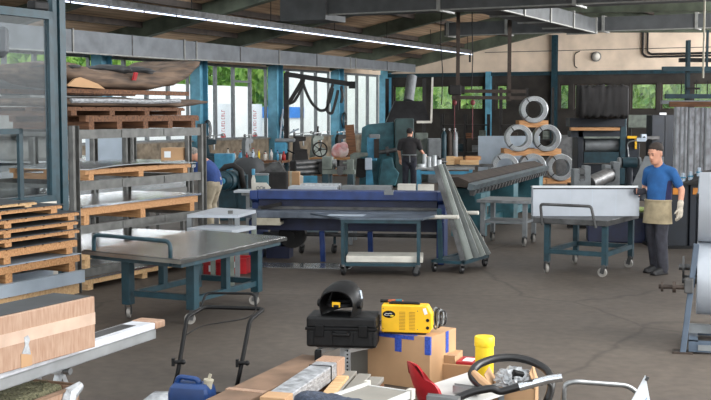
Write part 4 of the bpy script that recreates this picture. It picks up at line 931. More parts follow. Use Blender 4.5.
obj('crank', MB().cyl(W(327, 168, 29.2) - o, W(327, 168, 29.4) - o, .22, n=20), 'darkiron', rl)
obj('control_panel', pb(o, 303, 176, 317, 183, 28.9, .15), 'skyblue', rl)
b2 = thing('work_bench', 'wooden bench with boxes and rags between roller machine and press', 'bench', at(335, 34.0), -10)
obj('bench_top', MB().box(-.7, .55, -.35, .4, .78, .84), 'wood', b2)
for x in (-.62, .47):
    for y in (-.28, .33): obj('leg', MB().box(x - .04, x + .04, y - .04, y + .04, 0, .78), 'fuse', b2)
obj('shelf', MB().box(-.66, .5, -.3, .35, .3, .34), 'woodold', b2)
bp = b2.location
single('rag_bag', MB().sphere((0, 0, .2), .24, (1.1, .9, .95)).sphere((.1, -.08, .32), .14).sphere((-.14, -.05, .12), .12), mat('white_red_cloth', (224, 218, 216), .9, 0, .1, 4, .3, (200, 120, 120)), 'white and red bag of rags on the wooden bench', 'bag', bp + Vector((.15, 0, .842)), 0, smooth=True)
tw = thing('cart_wheel', 'spoked dark wheel propped on the bench below the window', 'wheel', bp + Vector((-.45, .1, .842)), 10)
obj('rim', MB()._ann([(.19, -.02), (.23, -.02), (.23, .02), (.19, .02)], (0, 0, .23), (0, 1, 0), 28), 'darkiron', tw)
b = MB()
for k in range(5): b.bar((0, 0, .23), (.2 * math.cos(k * 1.257), 0, .23 + .2 * math.sin(k * 1.257)), .02, .03, (0, 1, 0))
obj('spokes', b.cyl((0, -.03, .23), (0, .03, .23), .05), 'darkiron', tw)
cr = single('carton', MB().box(-.2, .2, -.15, .15, 0, .2), 'card', 'brown carton on the shelf under the wooden bench', 'box', bp + Vector((-.1, -.05, .342)), 6)
single('metal_bundle', MB().bar((-.4, 0, .04), (.3, .1, .04), .08, .08).bar((-.35, .1, .04), (.35, .02, .04), .06, .06), 'zinc', 'bundle of pale bars lying on the floor beneath the bench', 'bars', bp + Vector((-.15, -.5, 0)), 0)
single('bent_pipe', MB().tube(round_path([(0, 0, 0), (.1, 0, 1.4), (.55, 0, 1.6)], .2), .03), 'zinc', 'pale bent pipe standing against the brick sill by the blue column', 'pipe', at(283, 40.0), 0)
for i, (x, Y, c_) in enumerate(((210, 36, 'tealdark'), (300, 40.5, 'darkiron'), (318, 42, 'greygreen'), (341, 44, 'darkiron'), (248, 37.5, 'fuse'))):
    t_ = thing('small_machine', ['dark teal hand press on a stand beside the light blue cabinet', 'dark iron hand press on a stand under the blue-topped window view', 'grey hand press on a stand below the looping hoses', 'dark iron hand press on a stand before the last windows', 'grey hand press on a stand behind the bottles'][i], 'machine', at(x, Y), 15 * i, 'hand presses along the window wall')
    obj('stand', MB().prism([(-.3, 0), (.3, 0), (.22, .8), (-.22, .8)], 'y', -.2, .2), c_, t_); obj('press_frame', MB().prism([(-.25, .8), (.25, .8), (.25, .88), (0, .9), (-.05, 1.15), (.2, 1.18), (.2, 1.32), (-.18, 1.34), (-.25, 1.2)], 'y', -.08, .08), c_, t_, bevel=.015)
    obj('screw', MB().cyl((.12, 0, 1.0), (.12, 0, 1.45), .03), 'steel', t_); obj('lever', MB().bar((-.2, -.02, 1.42), (.4, -.02, 1.47), .03, .03).sphere((.4, -.02, 1.47), .05).sphere((-.2, -.02, 1.42), .05), 'steel', t_)
# dark stock shelves at the back wall
for i, (x0, x1, Y, lab) in enumerate(((441, 488, 50, 'dark stock shelf along the back wall below the middle windows'), (500, 552, 48, 'dark stock shelf along the back wall behind the coils'))):
    o = at((x0 + x1) / 2, Y); w = (W(x1, 0, Y) - W(x0, 0, Y)).x / 2; t_ = thing('stock_shelf', lab, 'shelf', o, -10)
    for x in (-w, 0, w):
        for y in (0, .7): obj('upright', MB().box(x - .05, x + .05, y - .05, y + .05, 0, 2.1 + i * 1.1), 'darkiron', t_)
    for z in (.4, 1.0, 1.6): obj('shelf_board', MB().box(-w, w, -.05, .75, z, z + .06), 'darkiron', t_)
    for k in range(6):
        z = (.46, 1.06)[k % 2]; x = -w + .25 + k * (2 * w - .5) / 5
        single('stock_item', MB().box(-.14, .14, -.2, .2, 0, .22 + .06 * (k % 3)).cyl((-.1, -.22, .1), (.12, -.22, .1), .05), ('darkiron', 'rust', 'tealdark', 'woodold', 'fuse', 'greygreen')[k], ['sooty', 'brown', 'teal', 'wooden', 'grey', 'pale green'][k] + ' lump of stock on the ' + lab.replace('dark stock shelf along the back wall ', 'back wall shelf '), 'stock', o + Matrix.Rotation(math.radians(-10), 3, 'Z') @ Vector((x, .3, z + .001)), -10)

# ================================================================== RIGHT SIDE
bm_ = thing('plate_rolls', 'big dark machine with a grey roll panel under a wrapped bundle, back right', 'machine', at(598, 31.0), 0); o = bm_.location
for x0, x1 in ((577, 584), (619, 627)): obj('side_column', pb(o, x0, 118, x1, 194, 31, .8), 'navy' if x0 < 600 else 'tealdark', bm_, bevel=.02)
obj('upper_beam', pb(o, 570, 118, 625, 126.5, 30.9, .6), 'navy', bm_); obj('wood_bar', pb(o, 571, 127.5, 620, 130.5, 30.8, .2), 'wood', bm_); obj('middle_beam', pb(o, 571, 131, 620, 137, 31.0, .5), 'navy', bm_)
obj('light_strip', pb(o, 584, 136.5, 620, 138.5, 30.9, .05), 'greygreen', bm_); obj('roll_panel', MB().cyl(W(584, 145, 31.3) - o, W(620, 145, 31.3) - o, .19, n=24), 'fuse', bm_, smooth='auto')
obj('teal_panel', pb(o, 584, 152, 619, 163, 31.0, .1), 'tealdark', bm_); obj('lower_panel', pb(o, 584, 164, 619, 176, 31.1, .3), 'navy', bm_); obj('base', pb(o, 572, 184, 625, 194.5, 31, .7), 'darkiron', bm_)
wbn = thing('wrapped_bundle', 'large black wrapped bundle on top of the dark machine, against the windows', 'bundle', W(597, 117.4, 31.2), 90)
obj('bundle_body', bundle('', None, .7, 1.26, .84, 9, lift=.02, pw=.22), mat('black_wrap', (30, 28, 28), .8, 0, .2, 3, .3), wbn, smooth=True); wbn.location += Vector((.62, -.3, 0))
pl = thing('control_pillar', 'dark control pillar with a yellow frame right of the dark machine', 'control panel', at(633, 30.0), 0); o = pl.location
obj('pillar', pb(o, 628, 137, 640, 196, 30, .4), 'navy', pl, bevel=.02)
obj('yellow_frame', pb(o, 627.5, 136, 637, 138.5, 29.9, .08).box(*[0, .001, 0, .001, 1, 1.001]), 'yellow', pl); obj('yellow_side', pb(o, 635, 136, 637, 149, 29.9, .08), 'yellow', pl); obj('box', pb(o, 628, 140, 635, 147, 29.95, .05), 'black', pl)
obj('lamp', pb(o, 636, 138, 646, 141.5, 29.9, .1), 'zinc', pl)
wb_ = thing('wall_cabinet', 'grey flat box on the back wall right of the wrapped bundle', 'cabinet', W(639, 128, 44), -20); o = wb_.location
obj('box_body', MB().box(-.42, .42, 0, .3, 0, .5), 'greygreen', wb_, bevel=.02); obj('door', MB().box(-.39, .39, -.02, 0, .03, .47), 'greygreen', wb_); obj('bracket', MB().box(-.4, -.3, .1, .3, -1.57, 0).box(.3, .4, .1, .3, -1.57, 0), 'darkiron', wb_)
nc = cabinet('tall navy cabinet at the back right, behind the man in blue', 651, 115, 677, 38, .7, 'navy', 2); o = nc.location
ll = thing('wall_sign', 'small white sign on top of the tall navy cabinet', 'sign', W(663, 114.8, 38.0), 0); obj('plate', MB().box(-.11, .11, -.01, .02, 0, .07), 'paper', ll)
for i, (x0, x1, lab) in enumerate(((572, 592, 'grey cast stand at the near end of the roller unit'), (604, 621, 'grey cast stand at the far end of the roller unit'))): pass
ru = thing('roller_unit', 'grey cast roller unit with two slotted stands behind the sheet-metal cart', 'machine', at(590, 21.5), 0); o = ru.location
for x0, x1, yt, Y in ((573, 591, 166, 21.3), (604, 620, 162, 23.0)):
    b = pb(o, x0, yt + 3, x0 + 7.5, 222 if x0 < 600 else 208, Y, .3); pb(o, x1 - 7.5, yt, x1, 222 if x0 < 600 else 208, Y, .3, b); pb(o, x0 + 6, 178, x1 - 6, 222 if x0 < 600 else 208, Y, .3, b)
    s_ = obj('stand', b, 'fuse', ru, bevel=.015); b = MB()
    for yy in (172, 178): q = W((x0 + x1) / 2, yy, Y) - o; b.cyl(q, q + Vector((0, .25, 0)), .07, n=14)
    obj('bearing', b, 'dsteel', s_)
obj('cylinder', MB().cyl(W(588, 184, 21.6) - o, W(608, 175, 23.0) - o, .14, n=22), 'dsteel', ru, smooth='auto')
obj('base', MB().bar((W(582, 0, 21.3) - o).x * Vector((1, 0, 0)) + Vector((0, -.05, .06)), (W(612, 0, 23) - o).x * Vector((1, 0, 0)) + Vector((0, 1.6, .06)), .4, .12), 'darkiron', ru)
single('leaning_sheet', MB().prism([(-.16, 0), (.42, 0), (.42, .57), (.09, .58)], 'y', 0, .02), 'fuse', 'slanted pale sheet leaning behind the man in blue', 'sheet', Vector((W(643, 0, 20.0).x, 20.0, .82)), 0)
ft = thing('steel_stand', 'low dark stand carrying the slanted sheet behind the man in blue', 'stand', Vector((W(643, 0, 20.0).x, 20.0, 0)), 0)
obj('stand_top', MB().box(-.3, .5, -.1, .3, .75, .818), 'darkiron', ft)
for x in (-.25, .45): obj('leg', MB().box(x - .03, x + .03, .0, .2, 0, .75), 'darkiron', ft)
# upright mottled panels
Yp = 22.0
def gpanel(x0, x1, y0, lab, dy):
    o = at((x0 + x1) / 2, Yp + dy); w = (W(x1, 0, Yp) - W(x0, 0, Yp)).x / 2; h = W(x0, y0, Yp + dy).z
    t_ = thing('mottled_sheet', lab, 'panel', o, 0, 'tall mottled steel panels at the right')
    obj('sheet', MB().box(-w, w, 0, .06, 0, h), 'greypanel', t_); b = MB()
    for x in (-w + .02, -w * .1, w * .62): b.box(x - .012, x + .012, -.02, 0, 0.02, h)
    obj('rib', b, 'fuse', t_)
gpanel(674, 687, 107, 'tall mottled grey steel panel, left of three at the right edge', 0)
gpanel(687.3, 703.5, 107.5, 'tall mottled grey steel panel, middle of three at the right edge', .03)
gpanel(704, 722, 108, 'tall mottled grey steel panel, right of three at the right edge', .0)
single('header_board', MB().box(-.5, .55, -.03, .03, 0, .1), 'woodold', 'weathered brown board lying along the top of the mottled panels', 'board', W(696, 107, Yp) + Vector((0, .03, .002)), 0)
cn = thing('lathe_cabinet', 'dark navy machine cabinet with two orange stripes behind the man in blue', 'machine', at(685, 18.2), 0); o = cn.location
for x0, x1 in ((654, 688), (689, 724)):
    d_ = obj('front_panel', pb(o, x0, 183, x1, 251, 18.2, .06), 'navy', cn, bevel=.01)
    obj('orange_stripe', pb(o, x0 + 19 if x0 < 680 else x0 + 4, 188, x0 + 27 if x0 < 680 else x0 + 17, 194.5, 18.18, .02), 'orange', d_)
obj('cabinet_body', pb(o, 654, 184, 724, 251, 18.27, .6), 'navy', cn); obj('plinth', pb(o, 653, 246, 724, 252.3, 18.15, .7), 'black', cn)
b = MB(); a = [W(x, y, 18.3) - o for x, y in ((664, 184), (690, 181), (708, 172.5), (724, 170), (724, 184))]; b.prism([(p.x, p.z) for p in a], 'y', -.1, .5); obj('sloped_cover', b, 'darkiron', cn)
for i, (x, y) in enumerate(((683, 181.5), (690.5, 180.2), (699, 176.2))):
    p = W(x, y, 18.4); t_ = thing('tool_holder', ['pale steel tool holder on the navy machine, left of three', 'pale steel tool holder on the navy machine, middle of three', 'pale steel tool holder on the navy machine, right of three'][i], 'tool holder', p, 0, 'tool holders on the navy machine')
    obj('body', MB().lathe([(.04, 0), (.04, .05), (.028, .06), (.028, .13), (.016, .14)], n=14), 'zinc', t_, smooth='auto'); obj('collar', MB().cyl((0, 0, .055), (0, 0, .075), .045, n=14), 'skyblue', t_)
lv = thing('machine_lever', 'light blue lever arm standing up at the right edge', 'lever', Vector((W(705, 0, 17.0).x, 17.0, 0)), 0)
obj('post', MB().box(-.05, .05, -.05, .05, 0, .9), 'navy', lv); obj('arm', MB().bar((0, 0, .9), (.02, 0, 1.22), .09, .05, (0, 1, 0)), 'zinc', lv, bevel=.01); obj('pivot', MB().cyl((0, -.07, .93), (0, .07, .93), .05), 'dsteel', lv)

# blue gantry rails at the upper right
gt = thing('gantry_frame', 'blue steel gantry column with two long rails at the upper right', 'gantry', at(687.5, 25.0), 0); o = gt.location
obj('column', pb(o, 684, 40, 691, 218, 25, .16), 'tealdark', gt)
obj('upper_rail', pb(o, 663, 66.5, 760, 71, 24.9, .12), 'tealdark', gt); obj('upper_rail', pb(o, 680, 58, 760, 62, 25.2, .12), 'darkiron', gt); obj('lower_rail', pb(o, 666, 94, 760, 98.5, 24.8, .12), 'tealdark', gt); obj('grey_rail', pb(o, 662, 100.3, 760, 104, 24.6, .12), 'fuse', gt)
b = MB()
for x in (681, 696, 707): pb(o, x, 80, x + 1, 94, 24.9, .03, b)
obj('wire', b, 'black', gt); obj('bracket', pb(o, 687, 87.5, 700, 89.5, 24.85, .06), 'darkiron', gt)
obj('second_post', pb(o, 706.5, 30, 709, 68, 25, .08), 'tealdark', gt)
pc = W(703, 78, 24.0); single('pendant_cable', MB().cyl((0, 0, 0), (0, 0, 2.9), .022, n=8), 'beige', 'pale pendant cable hanging down at the upper right', 'cable', pc)

# decoiler at the right edge
M['decoil'] = mat('blue_grey_frame_paint', (76, 89, 104), .5, .1, .12, 5)
dc = thing('decoiler', 'blue-grey decoiler stand carrying a large pale coil at the right edge', 'machine', (2.94, 10.2, 0), -16)
b = MB(); b.bar((0, 0, .0), (.1, .1, .98), .052, .07, (0, 1, 0)); obj('side_post', b, M['decoil'], dc, bevel=.006)
obj('foot_plate', MB().box(-.09, .09, -.06, .1, 0, .015), 'rust', dc)
obj('base_rail', MB().box(.05, 1.2, -.02, .06, .02, .11), M['decoil'], dc); obj('rail_plate', MB().box(.13, .32, -.028, -.02, .035, .085), 'fuse', dc); obj('rear_rail', MB().box(.05, 1.2, .8, .88, .02, .11).box(.05, .13, 0, .85, .02, .11), M['decoil'], dc); obj('upper_rail', MB().box(.05, 1.2, .25, .31, .14, .22), 'fuse', dc)
b = MB(); b.bar((.08, .35, .55), (.16, .35, 1.22), .03, .05, (0, 1, 0)); obj('brake_arm', b, 'black', dc)
obj('shaft', MB().cyl((-.02, .35, .62), (1.3, .35, .62), .04), 'dsteel', dc)
hw_ = obj('hand_wheel', MB().cyl((-.02, .3, .74), (-.0, .3, .74), .1, n=24).cyl((-.05, .3, .74), (.05, .3, .74), .03), 'dsteel', dc)
obj('adjust_screw', MB().cyl((-.22, -.04, .6), (.0, -.04, .6), .02).cyl((-.2, -.04, .6), (-.18, -.04, .6), .045).cyl((-.1, -.04, .6), (-.07, -.04, .6), .05), 'rust', dc); obj('clamp_block', MB().box(.0, .08, -.07, .05, .55, .68), 'dsteel', dc, bevel=.01)
cl = thing('sheet_coil', 'large pale blue-white coil of sheet held in the decoiler', 'coil', (3.14, 10.5, .30), -16)
b = MB(); b._ann([(.16, 0), (.33, 0), (.335, .01), (.335, 1.2), (.16, 1.2)], (0, 0, .34), (1, 0, 0), 56); obj('wound_sheet', b, 'whitesheet', cl, smooth='auto')
b = MB(); r_ = .337; prof = [(-.0, .34 + r_), (-.12, .36 + r_ ), (-.28, .48 + r_), (-.42, .72 + r_), (-.5, 1.0 + r_)]
b.loft([[(.0 , y, z), (1.2, y, z), (1.2, y + .004, z - .004), (.0, y + .004, z - .004)] for y, z in prof]); obj('loose_sheet', b, 'whitesheet', cl, smooth='auto')
b = MB()

# ================================================================== PEOPLE
def limb(b, pts, radii, n=12, flat=None):
    """tapered limb along joints; radii may be (a, b) pairs for an oval section"""
    pts = [Vector(p) for p in pts]; P_, R_ = [], []
    for i in range(len(pts) - 1):
        for j in range(6):
            t = j / 6; P_.append(pts[i].lerp(pts[i + 1], t)); ra, rb = radii[i], radii[i + 1]
            if not isinstance(ra, tuple): ra = (ra, ra)
            if not isinstance(rb, tuple): rb = (rb, rb)
            R_.append((ra[0] + (rb[0] - ra[0]) * t, ra[1] + (rb[1] - ra[1]) * t))
    P_.append(pts[-1]); r = radii[-1]; R_.append(r if isinstance(r, tuple) else (r, r)); rings = []; m = len(P_)
    for i, p in enumerate(P_):
        t = (P_[min(i + 1, m - 1)] - P_[max(i - 1, 0)]).normalized(); x = Vector((1, 0, 0)); x = (x - t * x.dot(t))
        if x.length < .2: x = Vector((0, 1, 0)) - t * t.y
        x.normalize(); y = t.cross(x)
        rings.append([p + x * math.cos(2 * PI * k / n) * R_[i][0] + y * math.sin(2 * PI * k / n) * R_[i][1] for k in range(n)])
    b.loft(rings); b.sphere(P_[0], min(R_[0]) * .98); b.sphere(P_[-1], min(R_[-1]) * .98); return b
def hand(b, wrist, direc, across, s=1.0, curl=.5, thumb=1):
    """palm, four fingers of unequal length and a thumb from the side of the palm"""
    d = Vector(direc).normalized(); a = Vector(across); a = (a - d * a.dot(d)).normalized(); n = d.cross(a); w = Vector(wrist)
    limb(b, [w, w + d * .045 * s, w + d * .09 * s], [.03 * s, .038 * s, .036 * s])
    for k, (off, L) in enumerate(((-.03, .07), (-.01, .082), (.011, .078), (.031, .062))):
        p = w + d * .088 * s + a * off * s; q = p + (d * math.cos(curl * .4) + n * math.sin(curl * .4)) * L * .5 * s; r = q + (d * math.cos(curl * 1.3) + n * math.sin(curl * 1.3)) * L * .5 * s
        b.tube([p - d * .02 * s, p, q, r], [.0115 * s, .0115 * s, .0105 * s, .008 * s], 8)
    p = w + d * .03 * s - a * .03 * s * thumb; q = p + (d * .6 - a * .7 * thumb + n * .3).normalized() * .04 * s; r = q + (d * .9 - a * .2 * thumb + n * .5).normalized() * .03 * s
    b.tube([w + d * .02 * s, p, q, r], [.018 * s, .015 * s, .012 * s, .009 * s], 8); return b
def head_geo(b, c, yaw=0, tilt=0, s=1.0):
    mx = Matrix.Translation(Vector(c)) @ Matrix.Rotation(yaw, 4, 'Z') @ Matrix.Rotation(tilt, 4, 'X') @ Matrix.Scale(s, 4); h = MB()
    h.loft([[(x * rx, y0 + y * ry, z) for x, y in [(math.cos(2 * PI * k / 16), math.sin(2 * PI * k / 16)) for k in range(16)]] for z, rx, ry, y0 in
            ((-.125, .022, .02, .058), (-.115, .042, .038, .045), (-.09, .056, .066, .025), (-.05, .066, .084, .008), (0, .073, .094, -.004), (.04, .076, .098, -.01), (.08, .066, .084, -.012), (.108, .04, .054, -.012), (.118, .012, .016, -.012))])
    h.loft([[(x * .011 * k, .086 + y, z) for x, y in ((-1, 0), (1, 0), (.6, f), (-.6, f))] for z, k, f in ((-.044, 1.5, .026), (-.03, 1.5, .034), (.0, 1, .018), (.02, .8, .008))])   # nose
    h.sphere((0, .078, -.07), .02, (1.3, .6, .35)); h.sphere((0, .07, .022), .05, (1.15, .55, .22))       # mouth, brow
    for sx_ in (-1, 1): h.sphere((.076 * sx_, -.005, -.01), .03, (.35, .7, 1.1)); h.sphere((.03 * sx_, .088, .004), .012)
    b.add(h, mx); return mx
def hair_geo(mx, grow=1.07, low=.0, cap=False):
    h = MB(); n = 16; rings = []
    for z, rx, ry, y0 in ((.0 + low, .074, .08, -.03), (.045, .078, .094, -.02), (.085, .069, .086, -.015), (.112, .043, .057, -.013), (.124, .012, .018, -.012)):
        rings.append([(math.cos(2 * PI * k / n) * rx * grow, y0 + math.sin(2 * PI * k / n) * ry * grow - (.001 if not cap else 0), z) for k in range(n)])
    h.loft(rings)
    if cap: h.obox((0, .12, .045), (.12, .09, .012))
    b = MB(); b.add(h, mx); return b
def eyes_geo(mx):
    h = MB()
    for s in (-1, 1): h.sphere((.03 * s, .094, .004), .008, (1.3, .5, .7)); h.obox((.03 * s, .098, .022), (.03, .006, .006))
    b = MB(); b.add(h, mx); return b
def mouth_geo(mx):
    h = MB(); h.obox((0, .089, -.072), (.036, .008, .007)); b = MB(); b.add(h, mx); return b

# the man in blue: faces left and a little towards us, right hand on the panel
MB_ = thing('person', 'man in a blue t-shirt, khaki apron and dark trousers holding the sheet-metal panel', 'person', (4.05, 15.35, 0), 128)
hc = (0, .075, 1.62); body = MB(); mxh = head_geo(body, hc, .05, -.28, 1.13)
limb(body, [(0, -.03, 1.38), (0, .015, 1.48), (0, .05, 1.57)], [(.07, .065), .062, .06])
limb(body, [(0, 0, .93), (0, 0, 1.1), (0, -.01, 1.28), (0, -.02, 1.40)], [(.15, .1), (.145, .1), (.165, .11), (.13, .07)])
LS, LE, LW = (-.18, -.05, 1.37), (-.28, -.13, 1.13), (-.31, -.06, .91)
RS, RE, RW_ = (.17, .0, 1.37), (.28, -.08, 1.14), (.20, .06, 1.09)
limb(body, [LS, LE, LW], [.052, .044, .031]); limb(body, [RS, RE, RW_], [.052, .044, .031])
hand(body, LW, (0, .12, -1), (-.2, 1, 0), 1.0, .6, -1); hand(body, RW_, (.3, .9, .1), (0, .2, -1), 1.0, 1.0, -1)
for s, fx, fy in ((-1, -.11, .03), (1, .11, -.10)):
    limb(body, [(s * .09, 0, .92), (s * .1, fy * .5 + .02, .5), (fx, fy - .02, .1)], [.085, .055, .04]); limb(body, [(fx, fy - .03, .07), (fx * 1.05, fy + .13, .045)], [.042, .035])
obj('body', body, 'skin', MB_, remesh=.0085)
obj('hair', hair_geo(mxh, 1.05, .012), 'hair', MB_, smooth=True); obj('eyes', eyes_geo(mxh), 'hair', MB_); obj('mouth', mouth_geo(mxh), mat('lips', (150, 96, 84), .6), MB_)
b = MB(); limb(b, [(0, 0, .9), (0, .01, 1.08), (0, -.01, 1.28), (0, -.02, 1.40), (0, -.02, 1.445)], [(.155, .115), (.152, .12), (.168, .12), (.13, .09), (.075, .072)], 20)
for S_, E_, s in ((LS, LE, -1), (RS, RE, 1)):
    e = Vector(S_).lerp(Vector(E_), .68); limb(b, [Vector((.07 * s, -.02, 1.40)), S_, e], [.07, .068, .062])
obj('tshirt', b, 'shirtblue', MB_, remesh=.013)
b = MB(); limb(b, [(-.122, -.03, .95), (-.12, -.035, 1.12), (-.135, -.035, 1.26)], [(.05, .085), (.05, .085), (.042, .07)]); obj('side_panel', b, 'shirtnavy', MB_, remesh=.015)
b = MB(); limb(b, [(0, 0, .98), (0, 0, .84)], [(.165, .118), (.18, .125)], 20)
for s, fx, fy in ((-1, -.11, .03), (1, .11, -.10)): limb(b, [(s * .085, 0, .9), (s * .098, fy * .5 + .03, .5), (fx, fy - .02, .075)], [(.105, .11), .082, .075])
obj('trousers', b, 'trouser', MB_, remesh=.013)
b = MB(); n = 22; rings = []
for z, k in ((1.0, 1.0), (.9, 1.04), (.8, 1.09), (.68, 1.13)):
    ring = []
    for i in range(n + 1):
        a = -PI * .32 + PI * 1.64 * i / n; w_ = 1 + .02 * math.sin(i * 2.1 + z * 9); ring.append((math.cos(a) * .186 * k * w_, math.sin(a) * .14 * k * w_, z))
    ring += [(x * .95, y * .95, z_) for x, y, z_ in ring[::-1]]; rings.append(ring)
b.loft(rings); obj('apron', b, 'apron', MB_, smooth='auto'); obj('apron_band', MB().tube([(math.cos(a) * .186, math.sin(a) * .138, .985) for a in [2 * PI * k / 24 for k in range(24)]], .013, 6, True), 'apron', MB_)
b = MB(); limb(b, [Vector(LW) + Vector((0, -.01, .06)), LW], [.043, .04]); hand(b, LW, (0, .12, -1), (-.2, 1, 0), 1.22, .6, -1); obj('glove', b, 'glove', MB_, remesh=.007)
b = MB(); limb(b, [Vector(RW_) + (Vector(RE) - Vector(RW_)) * .2, RW_], [.043, .04]); hand(b, RW_, (.3, .9, .1), (0, .2, -1), 1.2, 1.0, -1); obj('glove', b, 'trouser', MB_, remesh=.007)['label'] = 'dark work glove'
for fx, fy in ((-.11, .03), (.11, -.10)):
    b = MB(); limb(b, [(fx, fy - .06, .05), (fx, fy + .04, .055), (fx * 1.05, fy + .18, .035)], [(.045, .048), (.048, .05), (.042, .032)], 14); b.obox((fx, fy + .06, .012), (.095, .28, .024)); obj('shoe', b, 'shoe', MB_, remesh=.011)

# the man in black, back to us
MK = thing('person', 'man in a black t-shirt, cap and dark trousers with his back to us', 'person', (W(409.5, 150, 31.7).x, 31.7, 0), -8)
body = MB(); mxh = head_geo(body, (.01, .03, 1.62), -.45, -.15)
limb(body, [(0, -.02, 1.38), (0, 0, 1.5), (.005, .02, 1.58)], [(.08, .07), .062, .058]); limb(body, [(0, 0, .93), (0, 0, 1.15), (0, -.01, 1.40)], [(.16, .11), (.165, .11), (.15, .08)])
LS, LE, LW = (-.225, -.02, 1.38), (-.29, .02, 1.1), (-.27, .14, .87); RS, RE, RW_ = (.225, -.02, 1.38), (.31, .05, 1.12), (.42, .27, .95)
limb(body, [LS, LE, LW], [.055, .046, .032]); limb(body, [RS, RE, RW_], [.055, .046, .032]); hand(body, LW, (0, .2, -1), (0, 1, 0), 1, .6, 1); hand(body, RW_, (.4, .9, -.3), (1, -.3, 0), 1, .6, 1)
for s in (-1, 1): limb(body, [(s * .09, 0, .92), (s * .11, .02, .5), (s * .12, -.01, .08)], [.09, .058, .042]); limb(body, [(s * .12, -.03, .07), (s * .13, .13, .045)], [.045, .035])
obj('body', body, 'skin', MK, remesh=.01)
obj('cap', hair_geo(mxh, 1.12, -.01, True), 'shirtdark', MK, smooth='auto'); obj('hair', hair_geo(mxh, 1.05, -.04), 'hair', MK, smooth=True)
b = MB(); limb(b, [(0, 0, .9), (0, 0, 1.1), (0, -.01, 1.28), (0, -.02, 1.41), (0, -.015, 1.46)], [(.195, .14), (.195, .14), (.21, .135), (.18, .1), (.08, .075)], 20)
for S_, E_, s in ((LS, LE, -1), (RS, RE, 1)): limb(b, [Vector((.1 * s, -.02, 1.39)), S_, Vector(S_).lerp(Vector(E_), .75)], [.088, .085, .075])
obj('tshirt', b, 'shirtdark', MK, remesh=.014)
b = MB(); limb(b, [(0, 0, .97), (0, -.01, .82)], [(.19, .135), (.2, .14)], 20)
for s in (-1, 1): limb(b, [(s * .095, 0, .88), (s * .11, .02, .5), (s * .12, -.01, .07)], [.118, .09, .08])
obj('trousers', b, mat('dark_blue_trousers', (40, 42, 52), .9, 0, .2, 8, .3), MK, remesh=.014)
obj('apron_string', MB().tube([(math.cos(a) * .205, math.sin(a) * .15, 1.0) for a in [2 * PI * k / 24 for k in range(24)]], .014, 6, True).bar((.02, -.155, 1.0), (.03, -.17, .8), .03, .012, (0, 1, 0)), 'fuse', MK)
for s in (-1, 1): b = MB(); limb(b, [(s * .12, -.06, .05), (s * .12, .05, .055), (s * .13, .19, .035)], [.05, .052, (.044, .032)]); obj('shoe', b, 'shoe', MK, remesh=.012)

# the grey-haired man bending behind the rack
MG = thing('person', 'grey-haired man in a blue t-shirt bending over behind the rack post', 'person', (W(209, 150, 21.2).x, 21.2, 0), 72)
body = MB(); mxh = head_geo(body, (0, .33, 1.39), .1, -.45)
limb(body, [(0, .1, 1.22), (0, .2, 1.29), (0, .29, 1.34)], [(.08, .07), .06, .056]); limb(body, [(0, -.1, .88), (0, -.06, 1.05), (0, .08, 1.24)], [(.16, .12), (.165, .12), (.15, .09)])
LS, LE, LW = (-.2, .1, 1.2), (-.27, .18, .95), (-.16, .42, .92); RS, RE, RW_ = (.2, .1, 1.2), (.27, .18, .95), (.16, .42, .92)
for S_, E_, W_, th in ((LS, LE, LW, 1), (RS, RE, RW_, -1)): limb(body, [S_, E_, W_], [.054, .046, .032]); hand(body, W_, (0, 1, -.2), (1, 0, 0), 1, .7, -th)
for s in (-1, 1): limb(body, [(s * .09, -.1, .88), (s * .11, .0, .48), (s * .12, -.08, .08)], [.09, .058, .042]); limb(body, [(s * .12, -.1, .07), (s * .13, .07, .045)], [.045, .035])
obj('body', body, 'skin', MG, remesh=.01); obj('hair', hair_geo(mxh, 1.06, -.02), 'hairgrey', MG, smooth=True); obj('eyes', eyes_geo(mxh), 'hair', MG)
b = MB(); limb(b, [(0, -.11, .86), (0, -.06, 1.03), (0, .03, 1.16), (0, .1, 1.26)], [(.19, .145), (.19, .145), (.2, .135), (.1, .08)], 20)
for S_, E_, s in ((LS, LE, -1), (RS, RE, 1)): limb(b, [Vector((.1 * s, .08, 1.21)), S_, Vector(S_).lerp(Vector(E_), .75)], [.088, .085, .075])
obj('tshirt', b, mat('dark_blue_tshirt', (52, 76, 134), .9, 0, .12, 8, .3), MG, remesh=.014)
b = MB(); limb(b, [(0, -.1, .92), (0, -.1, .8)], [(.185, .145), (.19, .145)], 20)
for s in (-1, 1): limb(b, [(s * .095, -.1, .85), (s * .11, .0, .48), (s * .12, -.08, .07)], [.115, .088, .078])
obj('trousers', b, mat('beige_trousers', (176, 164, 142), .9, 0, .1, 8, .3), MG, remesh=.014)
for s in (-1, 1): b = MB(); limb(b, [(s * .12, -.13, .05), (s * .12, -.03, .055), (s * .13, .12, .035)], [.05, .052, (.044, .032)]); obj('shoe', b, 'shoe', MG, remesh=.012)

